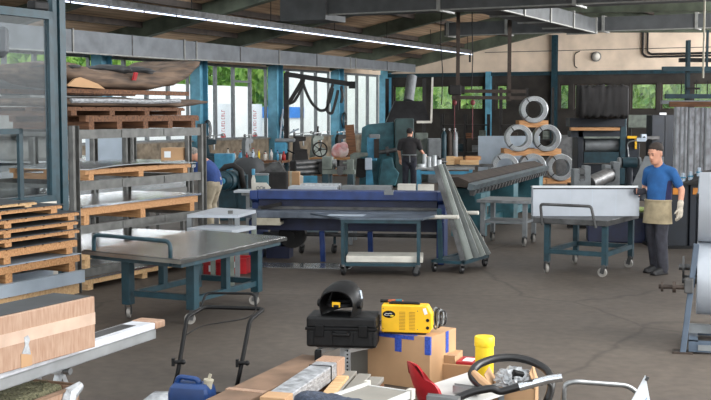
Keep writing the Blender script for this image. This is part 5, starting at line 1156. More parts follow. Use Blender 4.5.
# ================================================================== FOREGROUND
# long bundle of wrapped profiles on trestles with a cardboard box on it, lower left
FZ = -22.0
F0 = G(165, 326, .50); fu = Vector((math.sin(math.radians(22)), math.cos(math.radians(22)), 0)); fv = Vector((fu.y, -fu.x, 0))
def fp(x, y, z=0): return Vector((F0.x, F0.y, 0)) + fv * x + fu * y + Vector((0, 0, z))
wp = thing('wrapped_profile', 'long white film wrapped flat profile with a brown cardboard end, lower left', 'profile', fp(0, 0, .50), FZ)
obj('wrapped_body', MB().box(-.21, 0, -3.0, -.14, 0, .05), mat('white_film_wrap', (214, 216, 222), .3, 0, .08, 9, .3), wp, bevel=.008); obj('cardboard_end', MB().box(-.215, .004, -.14, 0, -.003, .054), 'cardpale', wp, bevel=.01); obj('dark_top', MB().box(-.19, -.07, -2.9, -.3, .05, .052), 'dsteel', wp)
ch = thing('steel_channel', 'long galvanised steel channel lying under the white wrapped profile', 'channel', fp(-.02, -.1, .42), FZ)
b = MB().box(-.2, 0, -2.9, 0, .07, .079).box(-.008, 0, -2.9, 0, 0, .075).box(-.2, -.192, -2.9, 0, 0, .075).box(-.03, 0, -2.9, 0, 0, .006); obj('channel_body', b, 'galv', ch)
ts = thing('trestle', 'grey steel trestle under the long wrapped profile', 'trestle', fp(-.1, -1.15, 0), FZ)
obj('top_bar', MB().box(-.3, .0, -.04, .04, .36, .419), 'galv', ts)
for x in (-.26, -.04):
    for y in (-.2, .2): obj('leg', MB().bar((x, y, 0), (x, 0, .37), .04, .04), 'galv', ts)
obj('bolt', MB().cyl((.0, -.0, .38), (.05, 0, .38), .025, n=8), 'steel', ts)
t2 = dup(ts, fp(-.1, -2.6, 0), None, 'second grey steel trestle at the far end of the wrapped profile')
q = G(95.5, 347, .553); bxr = thing('cardboard_box', 'long film wrapped cardboard box lying on the white profile, lower left', 'box', q, -26)
obj('box_body', MB().box(-.36, 0, -1.6, 0, 0, .35), 'cardpale', bxr, bevel=.006); obj('top_tape', MB().box(-.34, -.02, -1.58, -.02, .351, .354), 'tarp', bxr)
obj('torn_label', MB().prism([(-.72, .09), (-.64, .07), (-.66, .14), (-.645, .17), (-.665, .2), (-.7, .19), (-.69, .14)], 'x', 0, .004), 'film', bxr); obj('bare_patch', MB().box(0, .003, -.73, -.63, .0, .09), 'card', bxr); obj('tape_band', MB().box(0, .003, -1.6, 0, .16, .24), mat('pale_tape', (206, 178, 158), .35, 0, .08, 6), bxr)
# insulation and crate
ck = thing('crate', 'low wooden crate wrapped in clear film at the lower left corner', 'crate', G(79, 386, .33) - Vector((0, 0, .33)), FZ)
b = MB().box(-.75, 0, -.95, 0, 0, .03)
for x0, x1, y0, y1 in ((-.02, 0, -.95, 0), (-.75, -.73, -.95, 0), (-.75, 0, -.02, 0), (-.75, 0, -.95, -.93)): b.box(x0, x1, y0, y1, 0, .33)
obj('crate_body', b, 'cardpale', ck); obj('film', MB().tube([(.01, .0, .335), (.0, -.12, .3), (.03, -.2, .16), (.02, -.1, .05)], [.03, .06, .07, .05]), 'film', ck); obj('rim', MB().box(-.76, .01, -.01, .01, .325, .345).box(-.01, .012, -.5, 0, .325, .345), 'carddark', ck)
b = MB(); r = random.Random(2); n = 20
for i in range(900):
    x, y, z = r.uniform(-.72, -.12), r.uniform(-.9, -.05), .33 + r.uniform(-.02, .035); a = r.uniform(0, 6.3); e = r.uniform(-.5, .5)
    d_ = Vector((math.cos(a), math.sin(a), e)) * .03; b.bar(Vector((x, y, z)) - d_, Vector((x, y, z)) + d_, .003, .003)
wl = thing('insulation_mat', 'fuzzy greenish mineral wool mat in the crate at the lower left corner', 'insulation', ck.location, FZ); obj('mat_body', MB().box(-.72, -.1, -.92, -.03, .04, .345), 'wool', wl, bevel=.03); fb = obj('fibres', b, 'wool', wl); fb['kind'] = 'stuff'
single('plastic_film', MB().loft([[(x * k, y * k, z) for x, y in ((-.14, -.1), (.02, -.13), (.15, -.07), (.12, .1), (-.1, .12))] for z, k in ((0, 1), (.03, 1.05), (.06, .8), (.09, .5))]), 'film', 'crumpled pale plastic film beside the blue can', 'film', G(158, 405, .0) + Vector((.02, -.0, .0)), 0, smooth=True)

# blue can and black tube handle
jc = thing('jerry_can', 'blue plastic jerry can with a pale nozzle cap at the bottom edge', 'canister', Vector((W(191, 380, 8.0).x, 8.05, 0)), -14)
jc.scale = (1, 1, .86)
b = MB(); b.loft([[(x * kx, y * ky, z) for x, y in ((-.15, -.08), (-.13, -.1), (.13, -.1), (.15, -.08), (.15, .08), (.13, .1), (-.13, .1), (-.15, .08))] for z, kx, ky in ((0, .94, .94), (.02, 1, 1), (.2, 1, 1), (.25, .93, .9), (.28, .8, .55))]); obj('can_body', b, 'bluecan', jc, smooth='auto', bevel=.01)
obj('handle', MB().tube(round_path([(-.12, 0, .25), (-.1, 0, .325), (.04, 0, .31), (.06, 0, .26)], .04), .022, 10), 'bluecan', jc, smooth=True); obj('spout', MB().cyl((.115, 0, .24), (.125, 0, .3), .032, n=14).cyl((.125, 0, .3), (.127, 0, .315), .036, n=14).bar((.127, 0, .31), (.14, 0, .36), .012, .02), 'beige', jc)
hd_ = thing('push_handle', 'bent black tube push handle standing on the floor beside the blue can', 'handle', (W(210, 380, 8.7).x, 8.7, 0), 0); o = hd_.location
L = lambda x, y, Y: W(x, y, Y) - o
obj('lower_tube', MB().tube(round_path([Vector((L(172, 390, 8.6).x, -.1, .02)), L(178, 372, 8.6), L(187, 317, 8.75), L(204, 307, 9.1), L(258, 308.5, 9.1), L(263, 309.5, 9.05), L(250, 320, 8.75), L(240, 372, 8.6), Vector((L(235, 390, 8.6).x, -.1, .02))], .05), .0165, 10), 'blackgloss', hd_, smooth=True)
obj('upper_loop', MB().tube(round_path([L(200, 310, 9.05), L(206, 293, 9.25), L(255, 293.5, 9.25), L(256, 308, 9.1)], .06), .011, 8), 'blackgloss', hd_, smooth=True)
for x, y in ((178.5, 362), (242.5, 363)):
    q = L(x, y, 8.6); obj('clamp', MB().cyl(q + Vector((-.045, 0, 0)), q + Vector((.03, 0, 0)), .014).obox(q + Vector((-.04, 0, 0)), (.022, .03, .06)).sphere(q + Vector((.035, 0, .0)), .02), 'black', hd_)
obj('foot_bar', MB().tube([(L(170, 390, 8.6).x, -.1, .02), (L(238, 390, 8.6).x, -.1, .02)], .018), 'blackgloss', hd_)
obj('cable', MB().tube(round_path([L(186, 335, 8.7), L(200, 326, 8.85), L(225, 322, 8.95), L(250, 318, 8.9), L(257, 308, 9.1)], .2), .005, 6), 'rubber', hd_)

# long cardboard wrapped beams
def beam_between(name, a, b_, w, h, m, lab, cat, top, near=.6):
    a, b_ = Vector(a), Vector(b_); d = b_ - a; L_ = d.length; rz = -math.degrees(math.atan2(d.x, d.y)); t_ = thing(name, lab, cat, (a.x, a.y, top - h), rz)
    obj(name + '_body', MB().box(-w, 0, -near, L_, 0, h), m, t_, bevel=.008); return t_, L_
t1_, l1 = beam_between('cardboard_beam', G(250, 400, .22), G(335, 357, .22), .29, .215, 'carddark', 'long brown cardboard wrapped beam lying across the lower middle', 'beam', .22)
obj('tape_band', MB().box(-.295, .005, .2, .26, -.0, .2195), 'cardpale', t1_)
t2_, l2 = beam_between('wrapped_beam', G(287, 397, .34), G(343, 358, .34), .16, .115, 'wrapgrey', 'silver film wrapped beam with wooden ends on the lower middle pile', 'beam', .34, .05)
obj('wooden_end', MB().box(-.165, .006, l2 - .16, l2 + .03, -.004, .12), 'cardpale', t2_, bevel=.005); obj('wooden_near_end', MB().box(-.165, .006, -.06, .1, -.004, .119), 'card', t2_, bevel=.005); obj('strap', MB().box(-.164, .004, l2 - .3, l2 - .285, -.002, .118), 'black', t2_)
t3_ = thing('timber_support', 'pair of short timbers carrying the silver wrapped beam', 'timber', (t2_.location.x, t2_.location.y, 0), math.degrees(t2_.rotation_euler.z))
for y in (.1, l2 - .2): obj('timber_block', MB().box(-.15, .02, y - .04, y + .04, 0, .2235), 'wood', t3_)
t4_, l4 = beam_between('wood_piece', G(326, 398, .28), G(349, 370, .28), .09, .12, 'woodpale', 'short pale wooden piece beside the silver wrapped beam', 'wood', .30)
t4_.location.z = .12
single('timber_block', MB().box(-.1, .1, -.1, .1, 0, .119), 'wood', 'short timber block under the pale wooden piece', 'timber', t4_.location * Vector((1, 1, 0)) + Vector((.0, .12, 0)), -20)
for i, (a_, b2_, lab) in enumerate(((G(330, 404, .22), G(357, 371, .22), 'grey slat lying left of three in the lower middle pile'), (G(346, 404, .22), G(371, 374, .22), 'grey slat lying in the middle of three in the lower middle pile'), (G(361, 404, .22), G(384, 377, .22), 'grey slat lying right of three in the lower middle pile'))):
    ts_, ls_ = beam_between('flat_strip', a_, b2_, .10, .035, 'greyslat', lab, 'slat', .22); ts_['group'] = 'grey slats in the pile'
    ts_.location.z = .186; obj('end_cap', MB().box(-.095, -.005, ls_ - .002, ls_ + .012, .004, .031), 'offwhite', ts_)
pf = thing('pallet', 'low pallet under the grey slats in the lower middle pile', 'pallet', G(392, 396, 0) + Vector((-.1, -.2, 0)), -24)
obj('deck', MB().box(-.3, .1, -.75, -.15, .15, .184), 'woodold', pf)
for x in (-.25, -.1, .05): obj('block', MB().box(x - .05, x + .05, -.75, -.15, 0, .15), 'woodold', pf)
tp = thing('grey_tray', 'flat grey panel with white edging in front of the big cardboard box', 'panel', G(362, 397, .27), -32)
obj('panel', MB().box(-.1, .24, -.5, .22, 0, .02), 'greyslat', tp); obj('white_edge', MB().box(.24, .255, -.5, .23, -.02, .03).box(-.1, .24, .22, .235, -.01, .025).bar((-.13, -.4, .03), (-.1, .25, .03), .02, .02), 'white', tp); obj('corner_bracket', MB().box(.225, .265, .2, .25, -.03, .04).box(-.12, -.09, .22, .26, -.01, .05), 'offwhite', tp)
st_ = single('foam_block', MB().box(-.1, .2, -.45, .15, 0, .248), 'black', 'dark foam block under the grey panel', 'foam', tp.location * Vector((1, 1, 0)), -32)
b = MB(); r = random.Random(8); rings = []
for i in range(10):
    s = i / 9; rings.append([(-.22 + .5 * s + r.uniform(-.01, .01), math.cos(a) * .14 * (1 - .35 * abs(s - .4)), max(0, math.sin(a) * .05 * (1.1 - s * .7) + .045 + r.uniform(-.01, .012))) for a in [2 * PI * k / 14 for k in range(14)]])
b.loft(rings); single('cloth', b, 'cloth', 'crumpled blue-grey cloth at the bottom edge in the lower middle pile', 'cloth', G(327, 405, .345) , -28, smooth=True).scale = (.8, .8, .7)

# case with welding helmet on a bracket stand
sp = W(344, 343.5, 9.0); zc = sp.z
bs_ = thing('bracket_stand', 'grey perforated steel bracket stand under the black case', 'stand', (sp.x, 9.0, 0), -6)
obj('mid_post', MB().box(-.03, .03, -.02, .02, 0, zc - .002), 'galv', bs_)
b = MB().box(.02, .065, -.14, -.1, 0, zc - .03)
obj('front_post', b, 'galv', bs_); b = MB()
for k in range(9): b.cyl((.043, -.142, .06 + k * .03), (.043, -.138, .06 + k * .03), .008, n=8)
obj('holes', b, 'black', bs_)
obj('cross_bar', MB().bar((-.2, -.12, zc - .045), (.0, .1, zc - .02), .035, .035).bar((.04, -.12, zc - .03), (.28, .12, zc - .02), .035, .035), 'galv', bs_); obj('clamp', MB().obox((-.19, -.13, zc - .075), (.05, .06, .09)), 'black', bs_, bevel=.008)
obj('top_plate', MB().box(-.2, .24, -.12, .18, zc - .012, zc - .001), 'dsteel', bs_)
single('steel_plate', MB().box(-.13, .13, -.01, .01, 0, .3), 'greyslat', 'grey plate standing behind the bracket stand, left of the cardboard box', 'plate', (W(357, 370, 9.25).x, 9.3, 0), -20)
ca = thing('equipment_case', 'black ribbed equipment case carrying the welding helmet', 'case', (sp.x, 9.0, zc), -7)
w, d_, h = .275, .17, .24
obj('case_bottom', MB().box(-w, w, -d_, d_, 0, h * .6), 'black', ca, bevel=.02); obj('case_lid', MB().box(-w, w, -d_, d_, h * .62, h), 'black', ca, bevel=.02)
obj('seam_rim', MB().box(-w - .008, w + .008, -d_ - .008, d_ + .008, h * .56, h * .66), 'blackgloss', ca, bevel=.005)
for x in (-.17, .17): obj('latch', MB().box(x - .035, x + .035, -d_ - .02, -d_, h * .35, h * .75), 'blackgloss', ca, bevel=.006)
for x in (-.23, -.08, .08, .23): obj('rib', MB().box(x - .012, x + .012, -d_ - .01, -d_ + .01, .02, h * .52), 'black', ca)
obj('handle', MB().tube(round_path([(-.06, -d_ - .005, h * .5), (-.06, -d_ - .035, h * .45), (.06, -d_ - .035, h * .45), (.06, -d_ - .005, h * .5)], .02), .012), 'blackgloss', ca)
he = thing('welding_helmet', 'black welding helmet with open back resting on the black case', 'helmet', Vector((W(343, 315, 9.0).x, 9.0, zc + h + .001)), -20); he.scale = (1.1, 1.1, 1.1)
b = MB(); rings = []; n = 22                         # shell: open towards us, visor away to the right
prof = [(-.14, .13, .115, .0), (-.1, .14, .15, .0), (-.02, .14, .17, .0), (.07, .128, .165, .0), (.13, .1, .13, .015), (.155, .06, .09, .03)]
for y, rx, rz_, zo in prof:
    rings.append([(math.cos(PI * k / n) * rx, y, zo + math.sin(PI * k / n) ** .8 * rz_ + .07) for k in range(n + 1)] + [(rx * .94, y, .0 + zo * .5), (-rx * .94, y, .0 + zo * .5)][::-1][::-1][0:0])
sh_ = []
for y, rx, rz_, zo in prof:
    outer = [(rx * .88, y, zo * .5)] + [(math.cos(PI * k / n) * rx, y, zo + math.sin(PI * k / n) ** .8 * rz_ + .07) for k in range(n + 1)] + [(-rx * .88, y, zo * .5)]
    inner = [(x * .95, y, max(0.0, z * .96)) for x, _, z in outer[::-1]]; sh_.append(outer + inner)
b = MB(); b.loft(sh_, True); b.sphere((0, .145, .09), .07, (1.2, .35, 1.0)); obj('shell', b, 'blackgloss', he, smooth='auto')
obj('headband', MB().tube([(math.cos(a) * .1, math.sin(a) * .11 - .02, .075) for a in [2 * PI * k / 24 for k in range(24)]], .014, 6, True).tube([(-.1, -.02, .08), (-.07, -.02, .17), (0, -.02, .2), (.07, -.02, .17), (.1, -.02, .08)], .01), 'black', he); obj('yellow_label', MB().obox((.0, -.136, .085), (.06, .006, .035)), 'yellow', he)
for s in (-1, 1): obj('knob', MB().cyl((s * .135, -.06, .08), (s * .165, -.06, .08), .028, n=16), 'black', he)
obj('side_mark', MB().obox((.128, .02, .14), (.012, .03, .06), (0, -.2, 0)), 'zinc', he)

# big cardboard box with blue tape and the yellow welder on it
cbx = G(430, 337.5, .417); BZ = -31.0
cb = thing('cardboard_box', 'large brown cardboard box with blue tape under the yellow welder', 'box', (cbx.x, cbx.y, 0), BZ)
# local: front face along -x from the near corner, side face along +y
bw, bd, bh = .56, .46, .417
obj('box_body', MB().box(-bw, 0, 0, bd, 0, bh - .004), 'card', cb, bevel=.004)
b = MB(); b.box(-bw, -bw / 2 - .002, 0, bd, bh - .004, bh).box(-bw / 2 + .002, 0, 0, bd, bh - .004, bh); obj('top_flaps', b, 'card', cb)
obj('blue_tape', MB().box(-bw, -.14, -.003, 0, bh - .035, bh - .004).box(-bw, -.12, -.002, .03, bh, bh + .002), 'bluetape', cb)
for x0, x1, z0, z1 in ((-.31, -.25, bh - .14, bh - .036), (-bw - .002, -bw + .02, bh - .09, bh - .036)): obj('blue_tape', MB().box(x0, x1, -.003, 0, z0, z1), 'bluetape', cb)
obj('blue_tape', MB().box(-.045, .003, -.003, .02, bh - .14, bh + .002), 'bluetape', cb); obj('blue_tape', MB().box(0, .003, .27, .32, bh - .17, bh + .001), 'bluetape', cb)
wc0 = G(406, 334.5, bh); we = thing('welder', 'yellow inverter welder with vent slots and a dark oval logo on the cardboard box', 'welder', (W(407, 335, 8.98).x, 8.98, bh + .004), -9)
W2, WD, WH = .195, .075, .225
b = MB(); b.prism([(-W2, .012), (W2 - .012, .012), (W2 + .01, .06), (W2 + .004, .165), (W2 - .03, WH), (-W2, WH)], 'y', -WD, WD); obj('casing', b, 'yellow', we, bevel=.008)
obj('front_panel', MB().bar((W2 + .0, 0, .04), (W2 + .004, 0, .165), 2 * WD - .02, .012, (1, 0, 0)), 'yellow2', we)
obj('base_feet', MB().box(-W2 + .02, W2 - .04, -WD + .01, WD - .01, 0, .013), 'black', we)
b = MB()
for cx in (-.03, .048):
    for k in range(13): b.box(cx - .024, cx + .024, -WD - .0015, -WD + .002, .035 + k * .0115, .0385 + k * .0115)
obj('vent_slots', b, mat('dark_amber_slot', (150, 108, 20), .6), we)
b = MB(); b.sphere((-.135, -WD - .001, .155), .05, (1, .05, .58), 24); obj('logo_oval', b, 'blackgloss', we, smooth=True)
b = MB(); b.tube([(-.17, -WD - .005, .15), (-.155, -WD - .005, .163), (-.14, -WD - .005, .158), (-.125, -WD - .005, .165), (-.11, -WD - .005, .16)], .003, 6); b.box(-.165, -.125, -WD - .006, -WD - .003, .144, .147); obj('logo_script', b, 'offwhite', we); obj('logo_patch', MB().box(-.122, -.098, -WD - .006, -WD - .003, .138, .150), 'yellow2', we)
for z in (.055, .115): obj('socket', MB().cyl((W2 - .025, -WD - .006, z), (W2 - .025, -WD + .01, z), .013, n=14), 'black', we)
obj('sticker', MB().obox((W2 - .045, -WD - .002, .185), (.026, .003, .05), (0, -.3, 0)), 'paper', we)
for x, z in ((-.18, .04), (-.18, .2), (.09, .04), (.09, .185)): obj('screw', MB().cyl((x, -WD - .002, z), (x, -WD, z), .004, n=8), 'dsteel', we)
obj('carry_handle', MB().tube(round_path([(-.14, 0, WH), (-.12, 0, WH + .012), (.08, 0, WH + .01), (.1, 0, WH)], .02), .012), 'black', we)
lc_ = thing('welding_cable', 'black and orange coiled welding cable lying over the yellow welder', 'cable', we.location + Vector((0, .05, 0)), -9)
rr = random.Random(3)
for k in range(4): obj('cable_loop', MB().tube([(.225 + .02 * k + .045 * math.cos(a) * .5, .03 + .012 * k + .02 * math.sin(a * 2), .105 + (.085 - .01 * k) * math.sin(a)) for a in [2 * PI * q / 20 for q in range(20)]], .007, 6, True), 'rubber' if k % 2 else 'fuse', lc_)
obj('orange_lead', MB().tube(round_path([(-.15, 0, .242), (-.11, -.03, .248), (-.07, .0, .248), (-.03, -.02, .244)], .03), .009, 6), mat('dull_orange', (190, 96, 60), .6), lc_); obj('torch_handle', MB().tube([(-.21, .0, .24), (-.17, -.0, .24), (-.12, .0, .244)], [.014, .012, .01]), 'black', lc_); obj('green_clamp', MB().obox((-.06, -.03, .25), (.05, .022, .02), (0, 0, .3)), 'machteal', lc_)

# yellow tube, small carton
yt = thing('storage_tube', 'yellow plastic tube with a lid standing behind the black hoop', 'tube', G(484, 391), 0)
obj('tube_body', MB().lathe([(.07, 0), (.072, .01), (.072, .36), (.068, .36)], n=30), 'yellow2', yt, smooth='auto'); obj('lid', MB().lathe([(.076, .355), (.078, .36), (.078, .42), (.072, .43), (.0, .43)], n=30), 'yellow2', yt, smooth='auto')
sc = thing('carton', 'small open carton with a red tray right of the big cardboard box', 'box', G(464, 383), -20)
obj('box_body', MB().box(-.15, .1, -.12, .14, 0, .17), 'card', sc, bevel=.004); obj('red_tray', MB().box(-.04, .1, -.1, .12, .171, .19), 'red', sc); obj('label', MB().box(.0, .08, -.06, .06, .191, .194), 'paper', sc); obj('raised_flap', MB().box(-.15, -.05, -.1, .14, .17, .235), 'card', sc)

# red chair shell, white board, bars, hoop chair
rc = thing('chair', 'red moulded chair shell at the bottom edge before the white board', 'chair', (W(433, 390, 8.0).x, 8.0, 0), -66); rc.scale = (1, 1, .94)
b = MB(); rings = []; n = 14
for i in range(n + 1):                              # seat, then back
    s = i / n
    if s < .4: y = .3 - s / .4 * .34; z = .03 + .01 * math.cos(s * 9); w = .2; nrm = Vector((0, 0, .022))
    else: t = (s - .4) / .6; y = -.04 - .13 * t; z = .04 + .4 * t ** .9; w = .2 - .1 * max(0, t - .5) ** 1.5 * 2.2; nrm = Vector((0, -.022, .006))
    top = [Vector((x * w, y + (.06 * x * x if s > .4 else 0), z + (.04 * x * x if s < .4 else -.12 * x ** 4 * max(0, (s - .7) / .3) ** 1.5))) for x in [-1 + 2 * k / 10 for k in range(11)]]
    rings.append(top + [p + nrm for p in top[::-1]] if s >= .4 else top + [p - nrm for p in top[::-1]])
b.loft(rings); obj('shell', b, 'red', rc, smooth='auto')
obj('base_ring', MB().box(-.15, .15, -.02, .28, 0, .012), 'dsteel', rc)
q4 = [G(431, 384, .2), G(473, 370.5, .2), G(506, 392, .2), G(448, 412, .2)]; qc = sum(q4, Vector()) / 4
wbd = thing('low_table', 'low white topped table behind the red chair at the bottom edge', 'table', (qc.x, qc.y, 0), 0); b = MB()
b.loft([[(p.x - qc.x, p.y - qc.y, z) for p in q4] for z in (.18, .2)]); obj('tabletop', b, 'white', wbd, bevel=.004)
for p in q4: e = (p - qc) * .88; obj('leg', MB().box(e.x - .02, e.x + .02, e.y - .02, e.y + .02, 0, .18), 'fuse', wbd)
for i, (a_, c_, lab) in enumerate(((G(455, 388, .235), G(479, 391.5, .235), 'upper ribbed steel bar lying on the white board'), (G(428, 398, .235), G(459, 401, .235), 'lower ribbed steel bar at the bottom edge beside the red chair'))):
    d_ = c_ - a_; b = MB(); b.bar((0, 0, 0), d_, .07, .05); u_ = d_.normalized()
    for k in (-.02, 0, .02): b.bar(Vector((0, k, .026)), d_ + Vector((0, k, .026)), .008, .006)
    single('ribbed_bar', b, 'steel', lab, 'bar', a_, 0)
Yh = 8.0; ho = Vector((W(512, 380, Yh).x, Yh, 0)); up_ = thing('upturned_chair', 'upturned chair with a black padded hoop and chrome tube at the bottom', 'chair', ho, 0)
L = lambda x, y, dy=0: W(x, y, Yh + dy) - ho
obj('padded_hoop', MB().tube(round_path([L(488, 389, -.25), L(474, 381, -.12), L(471, 373, 0), L(477, 365, .08), L(493, 358.5, .16), L(513, 357, .2), L(532, 361, .18), L(546, 369, .08), L(552, 378, 0), L(551, 390, -.05), L(547, 402, -.1)], .12), .029, 12), 'rubber', up_, smooth=True)
obj('padded_arm', MB().tube(round_path([L(446, 404, -.4), L(470, 392, -.36), L(492, 388, -.34), L(500, 392, -.34), L(522, 386, -.36), L(545, 380, -.36)], .08), .027, 12), 'rubber', up_, smooth=True)
obj('chrome_tube', MB().tube([L(519, 387.2, -.36), L(533, 383.5, -.36), L(548, 379.5, -.37), L(562, 377.5, -.38)], .0285, 14), 'chrome', up_, smooth='auto'); obj('cable_tube', MB().tube(round_path([L(543, 380, -.3), L(552, 385, -.25), L(550, 402, -.2)], .05), .012), 'dsteel', up_)
obj('frame_leg', MB().tube([L(548, 402, -.1), Vector((L(548, 402).x, -.1, 0.01))], .02).tube([L(447, 404, -.4), Vector((L(447, 404).x, -.4, .01))], .02).tube([Vector((L(447, 404).x, -.4, .015)), Vector((L(548, 402).x, -.1, .015))], .018), 'rubber', up_)
ob = thing('carton', 'open carton filled with crumpled plastic inside the black hoop', 'box', G(514, 412, 0.0) + Vector((.0, .0, 0)), -14)
zt = W(514, 383, ob.location.y).z; k_ = zt
b = MB().box(-.16, .16, -.15, .15, 0, .02)
for x0, x1, y0, y1 in ((-.16, -.153, -.15, .15), (.153, .16, -.15, .15), (-.16, .16, -.15, -.143), (-.16, .16, .143, .15)): b.box(x0, x1, y0, y1, 0, k_)
obj('box_body', b, 'card', ob); obj('side_flap', MB().bar((.158, 0, k_), (.12, 0, k_ + .11), .28, .006, (1, 0, 0)).bar((-.158, 0, k_), (-.2, 0, k_ + .08), .28, .006, (1, 0, 0)), 'card', ob)
cp = thing('plastic_bag', 'crumpled clear plastic bag bulging out of the open carton', 'plastic', ob.location + Vector((0, 0, .022)), -14)
b = MB(); r = random.Random(5); bmesh.ops.create_icosphere(b.bm, subdivisions=4, radius=1)
for v_ in b.bm.verts:
    d_ = 1 + r.uniform(-.16, .16) + .12 * math.sin(v_.co.x * 7) * math.cos(v_.co.y * 6); v_.co = Vector((v_.co.x * .14 * d_, v_.co.y * .13 * d_, k_ - .015 + v_.co.z * .1 * d_))
b.box(-.13, .13, -.12, .12, .0, k_ - .1); obj('bag_body', b, 'film', cp)
single('black_part', MB().obox((0, 0, 0), (.09, .05, .09), (.3, .3, .3)), 'black', 'small black part lying in the plastic of the open carton', 'part', ob.location + Vector((.01, -.07, k_ + .06)), 0, bevel=.01)
single('card_wrap', MB().tube([L(473, 374, -.05) + Vector((0, -.035, .02)), L(482, 384, -.15) + Vector((0, -.035, .02)), L(490, 389, -.25) + Vector((0, -.035, .015))], [.02, .033, .02]), 'card', 'strip of brown card wrapped round the left of the black hoop', 'card', ho)

# grey tube frame and white sign, bottom right
fr = thing('tube_rail', 'bent grey tube rail at the bottom edge, left of the white sign', 'rail', Vector((W(598, 390, 7.9).x, 7.9, 0)), 0); o = fr.location
L = lambda x, y, dy=0: W(x, y, 7.9 + dy) - o
obj('bent_tube', MB().tube(round_path([Vector((L(563, 400).x, 0, .0)), L(564.5, 384), L(575, 381.5, .0), L(628, 385.5, .1), L(640, 395, .1), Vector((L(648, 400).x, .1, 0))], .06), .018, 10), 'steel', fr, smooth=True)
sgn = thing('sign_board', 'white folded sign board with blue lines at the bottom right', 'sign', Vector((W(638, 400, 7.7).x, 7.7, 0)), 0); o = sgn.location
L = lambda x, y, dy=0: W(x, y, 7.7 + dy) - o
a_, c_, d_ = L(645.5, 375.5), L(653, 402), L(624, 404)
b = MB(); z0 = 0.0
b.loft([[Vector((p.x, p.y + q, max(0, p.z))) for p in (a_, Vector((c_.x + .02, 0, 0)), Vector((d_.x - .05, 0, 0)))] for q in (0, .012)]); obj('board', b, 'paper', sgn)
b = MB(); b.bar(Vector((.01, -.003, .13)), Vector((.06, -.003, .22)), .006, .004).bar(Vector((-.03, -.003, .12)), Vector((.02, -.003, .16)), .006, .004); obj('blue_lines', b, mat('pale_blue_print', (150, 180, 214), .6), sgn)
obj('top_clip', MB().obox(a_ + Vector((.008, -.004, -.02)), (.016, .03, .03), (0, .5, 0)), 'dsteel', sgn)

# ================================================================== SMALL CLUTTER IN THE DEPTH
for i, (x, c_, lab) in enumerate(((444, 'tealdark', 'dark teal gas cylinder by the back wall, left of three'), (449.5, 'rust', 'brown gas cylinder by the back wall, middle of three'), (455, 'fuse', 'grey gas cylinder by the back wall, right of three'))):
    t_ = thing('gas_cylinder', lab, 'gas cylinder', at(x, 45.0), 0, 'gas cylinders by the back wall')
    obj('bottle_body', MB().lathe([(.11, 0), (.115, .02), (.115, 1.25), (.08, 1.38), (.035, 1.42), (.035, 1.46)], n=16), c_, t_, smooth='auto'); obj('valve', MB().cyl((0, 0, 1.46), (0, 0, 1.56), .025).cyl((-.06, 0, 1.52), (.06, 0, 1.52), .015), 'steel', t_)
la = thing('lathe', 'small grey-green lathe between the roller machine and the press', 'machine', at(338, 26.5), -8)
obj('bed', MB().box(-.35, .4, -.12, .12, .75, .85), 'greygreen', la); obj('headstock', MB().box(-.35, -.12, -.15, .15, .85, 1.15), 'greygreen', la, bevel=.02); obj('chuck', MB().cyl((-.12, 0, 1.0), (-.04, 0, 1.0), .09), 'steel', la)
obj('tailstock', MB().box(.22, .36, -.09, .09, .85, 1.08).cyl((.12, 0, 1.0), (.22, 0, 1.0), .03), 'greygreen', la); obj('carriage', MB().box(.0, .16, -.2, .15, .85, .92).cyl((.08, -.24, .8), (.08, -.2, .8), .07), 'dsteel', la)
for x in (-.28, .3): obj('leg', MB().prism([(x - .1, 0), (x + .1, 0), (x + .06, .75), (x - .06, .75)], 'y', -.12, .12), 'tealdark', la)
for i, (t, z, lab) in enumerate(((11.6, 1.75, 'black hose coil hanging on the blue column left of the jib arm'), (5.75, 1.8, 'black hose coil hanging on the blue column behind the jib arm'), (17.45, 1.5, 'black hose coil hanging on the blue column by the rack'))):
    h_ = thing('hose_coil', lab, 'hose', hall(.46, t, z), HZ, 'hose coils on the blue columns')
    for k in range(3): obj('hose_loop', MB().tube([(.03 + .03 * k, math.cos(a) * (.2 + .03 * k), math.sin(a) * (.3 + .04 * k)) for a in [2 * PI * q / 20 for q in range(20)]], .02, 6, True), 'rubber', h_)
    obj('hook', MB().bar((-.05, 0, .32), (.15, 0, .33), .04, .03), 'dsteel', h_)
for i, (x, Y, h, lean, m, lab) in enumerate(((277, 42.5, 2.3, .2, 'zinc', 'pale steel bar leaning on the sill right of the blue column'), (297, 45, 1.5, -.15, 'dsteel', 'dark steel bar leaning on the brick sill behind the roller machine'), (313, 47, 1.6, .2, 'rust', 'brown steel bar leaning on the brick sill below the hoses'), (323, 48, 1.4, -.2, 'fuse', 'grey steel bar leaning on the brick sill near the spoked wheel'))):
    single('bar_stock', MB().bar((0, 0, 0), (lean, .5, h), .06, .06, (0, 1, 0)), m, lab, 'bar', at(x, Y), 0, 'bars leaning on the window sill')
for i, (x, Y, s, m, lab) in enumerate(((291, 27.5, .42, 'card', 'brown carton on the floor right of the dark machine housing'), (296, 27.6, .3, 'offwhite', 'off-white carton on the floor before the roller machine'))):
    c_ = thing('carton', lab, 'box', at(x, Y), 12 * i); obj('box_body', MB().box(-s / 2, s / 2, -s / 2, s / 2, 0, .75 - .1 * i), m, c_, bevel=.01); obj('tape', MB().box(-.03, .03, -s / 2 - .003, s / 2 + .003, .0, .752 - .1 * i), 'beige', c_)
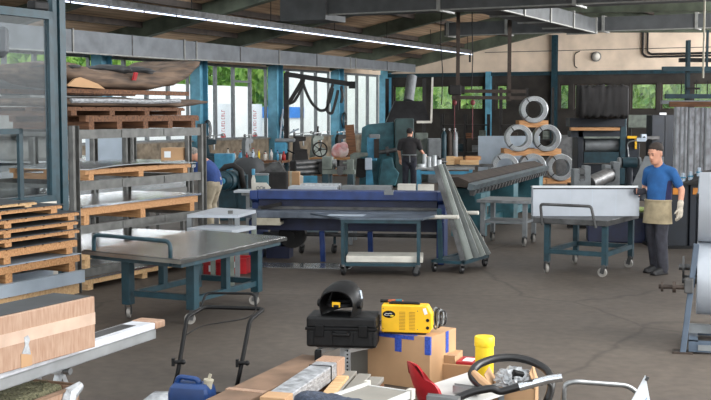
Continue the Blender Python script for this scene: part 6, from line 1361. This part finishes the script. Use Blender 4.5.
gd = thing('bench_grinder', 'dark pedestal grinder with two pale wheels left of the man in blue', 'grinder', at(629.5, 25.5), 0)
obj('pedestal', MB().box(-.2, .2, -.2, .2, 0, .04).cyl((0, 0, 0), (0, 0, .95), .08), 'navy', gd); obj('grinder_motor', MB().cyl((-.16, 0, 1.05), (.16, 0, 1.05), .12), 'tealdark', gd, smooth='auto')
for s in (-1, 1): obj('wheel', MB().cyl((s * .2, 0, 1.05), (s * .25, 0, 1.05), .12, n=22), 'fuse', gd)
obj('lamp_arm', MB().tube(round_path([(0, .05, 1.15), (-.05, .05, 1.5), (.15, -.05, 1.55)], .1), .015), 'steel', gd)
dr = thing('oil_drum', 'dark blue oil drum behind the grinder, left of the man in blue', 'drum', at(640, 28.5), 0)
obj('drum_body', MB().lathe([(.28, 0), (.29, .02), (.28, .04), (.28, .28), (.29, .3), (.28, .32), (.28, .58), (.29, .6), (.28, .62), (.28, .86), (.29, .88), (.26, .88), (.26, .86)], n=26), 'navy', dr, smooth='auto'); obj('lid', MB().cyl((0, 0, .85), (0, 0, .865), .265, n=24), 'dsteel', dr)
cbn = thing('switch_box', 'pale grey switch box with a dark dial on the navy cabinet edge', 'switch box', Vector((W(650, 0, 37.6).x, 37.8, W(650, 141, 37.6).z)), 0)
obj('box_body', MB().box(-.17, .0, -.1, .1, 0, .22), 'zinc', cbn, bevel=.01); obj('dial', MB().cyl((-.08, -.13, .11), (-.08, -.1, .11), .04), 'black', cbn); obj('bracket', MB().box(-.1, .45, .0, .35, .05, .15), 'dsteel', cbn)
pp = thing('vice', 'dark steel bench vice on the steel table among the wooden blocks', 'vice', (o2.x - .62, 30.4, .791), 20)
obj('vice_body', MB().box(-.08, .08, -.1, .12, 0, .06).box(-.06, .06, -.02, .1, .06, .17), 'darkiron', pp); obj('jaw', MB().box(-.07, .07, -.1, -.05, .05, .17), 'dsteel', pp); obj('handle', MB().cyl((-.1, -.15, .08), (.1, -.15, .08), .012).cyl((0, -.15, .08), (0, -.05, .08), .015), 'steel', pp)
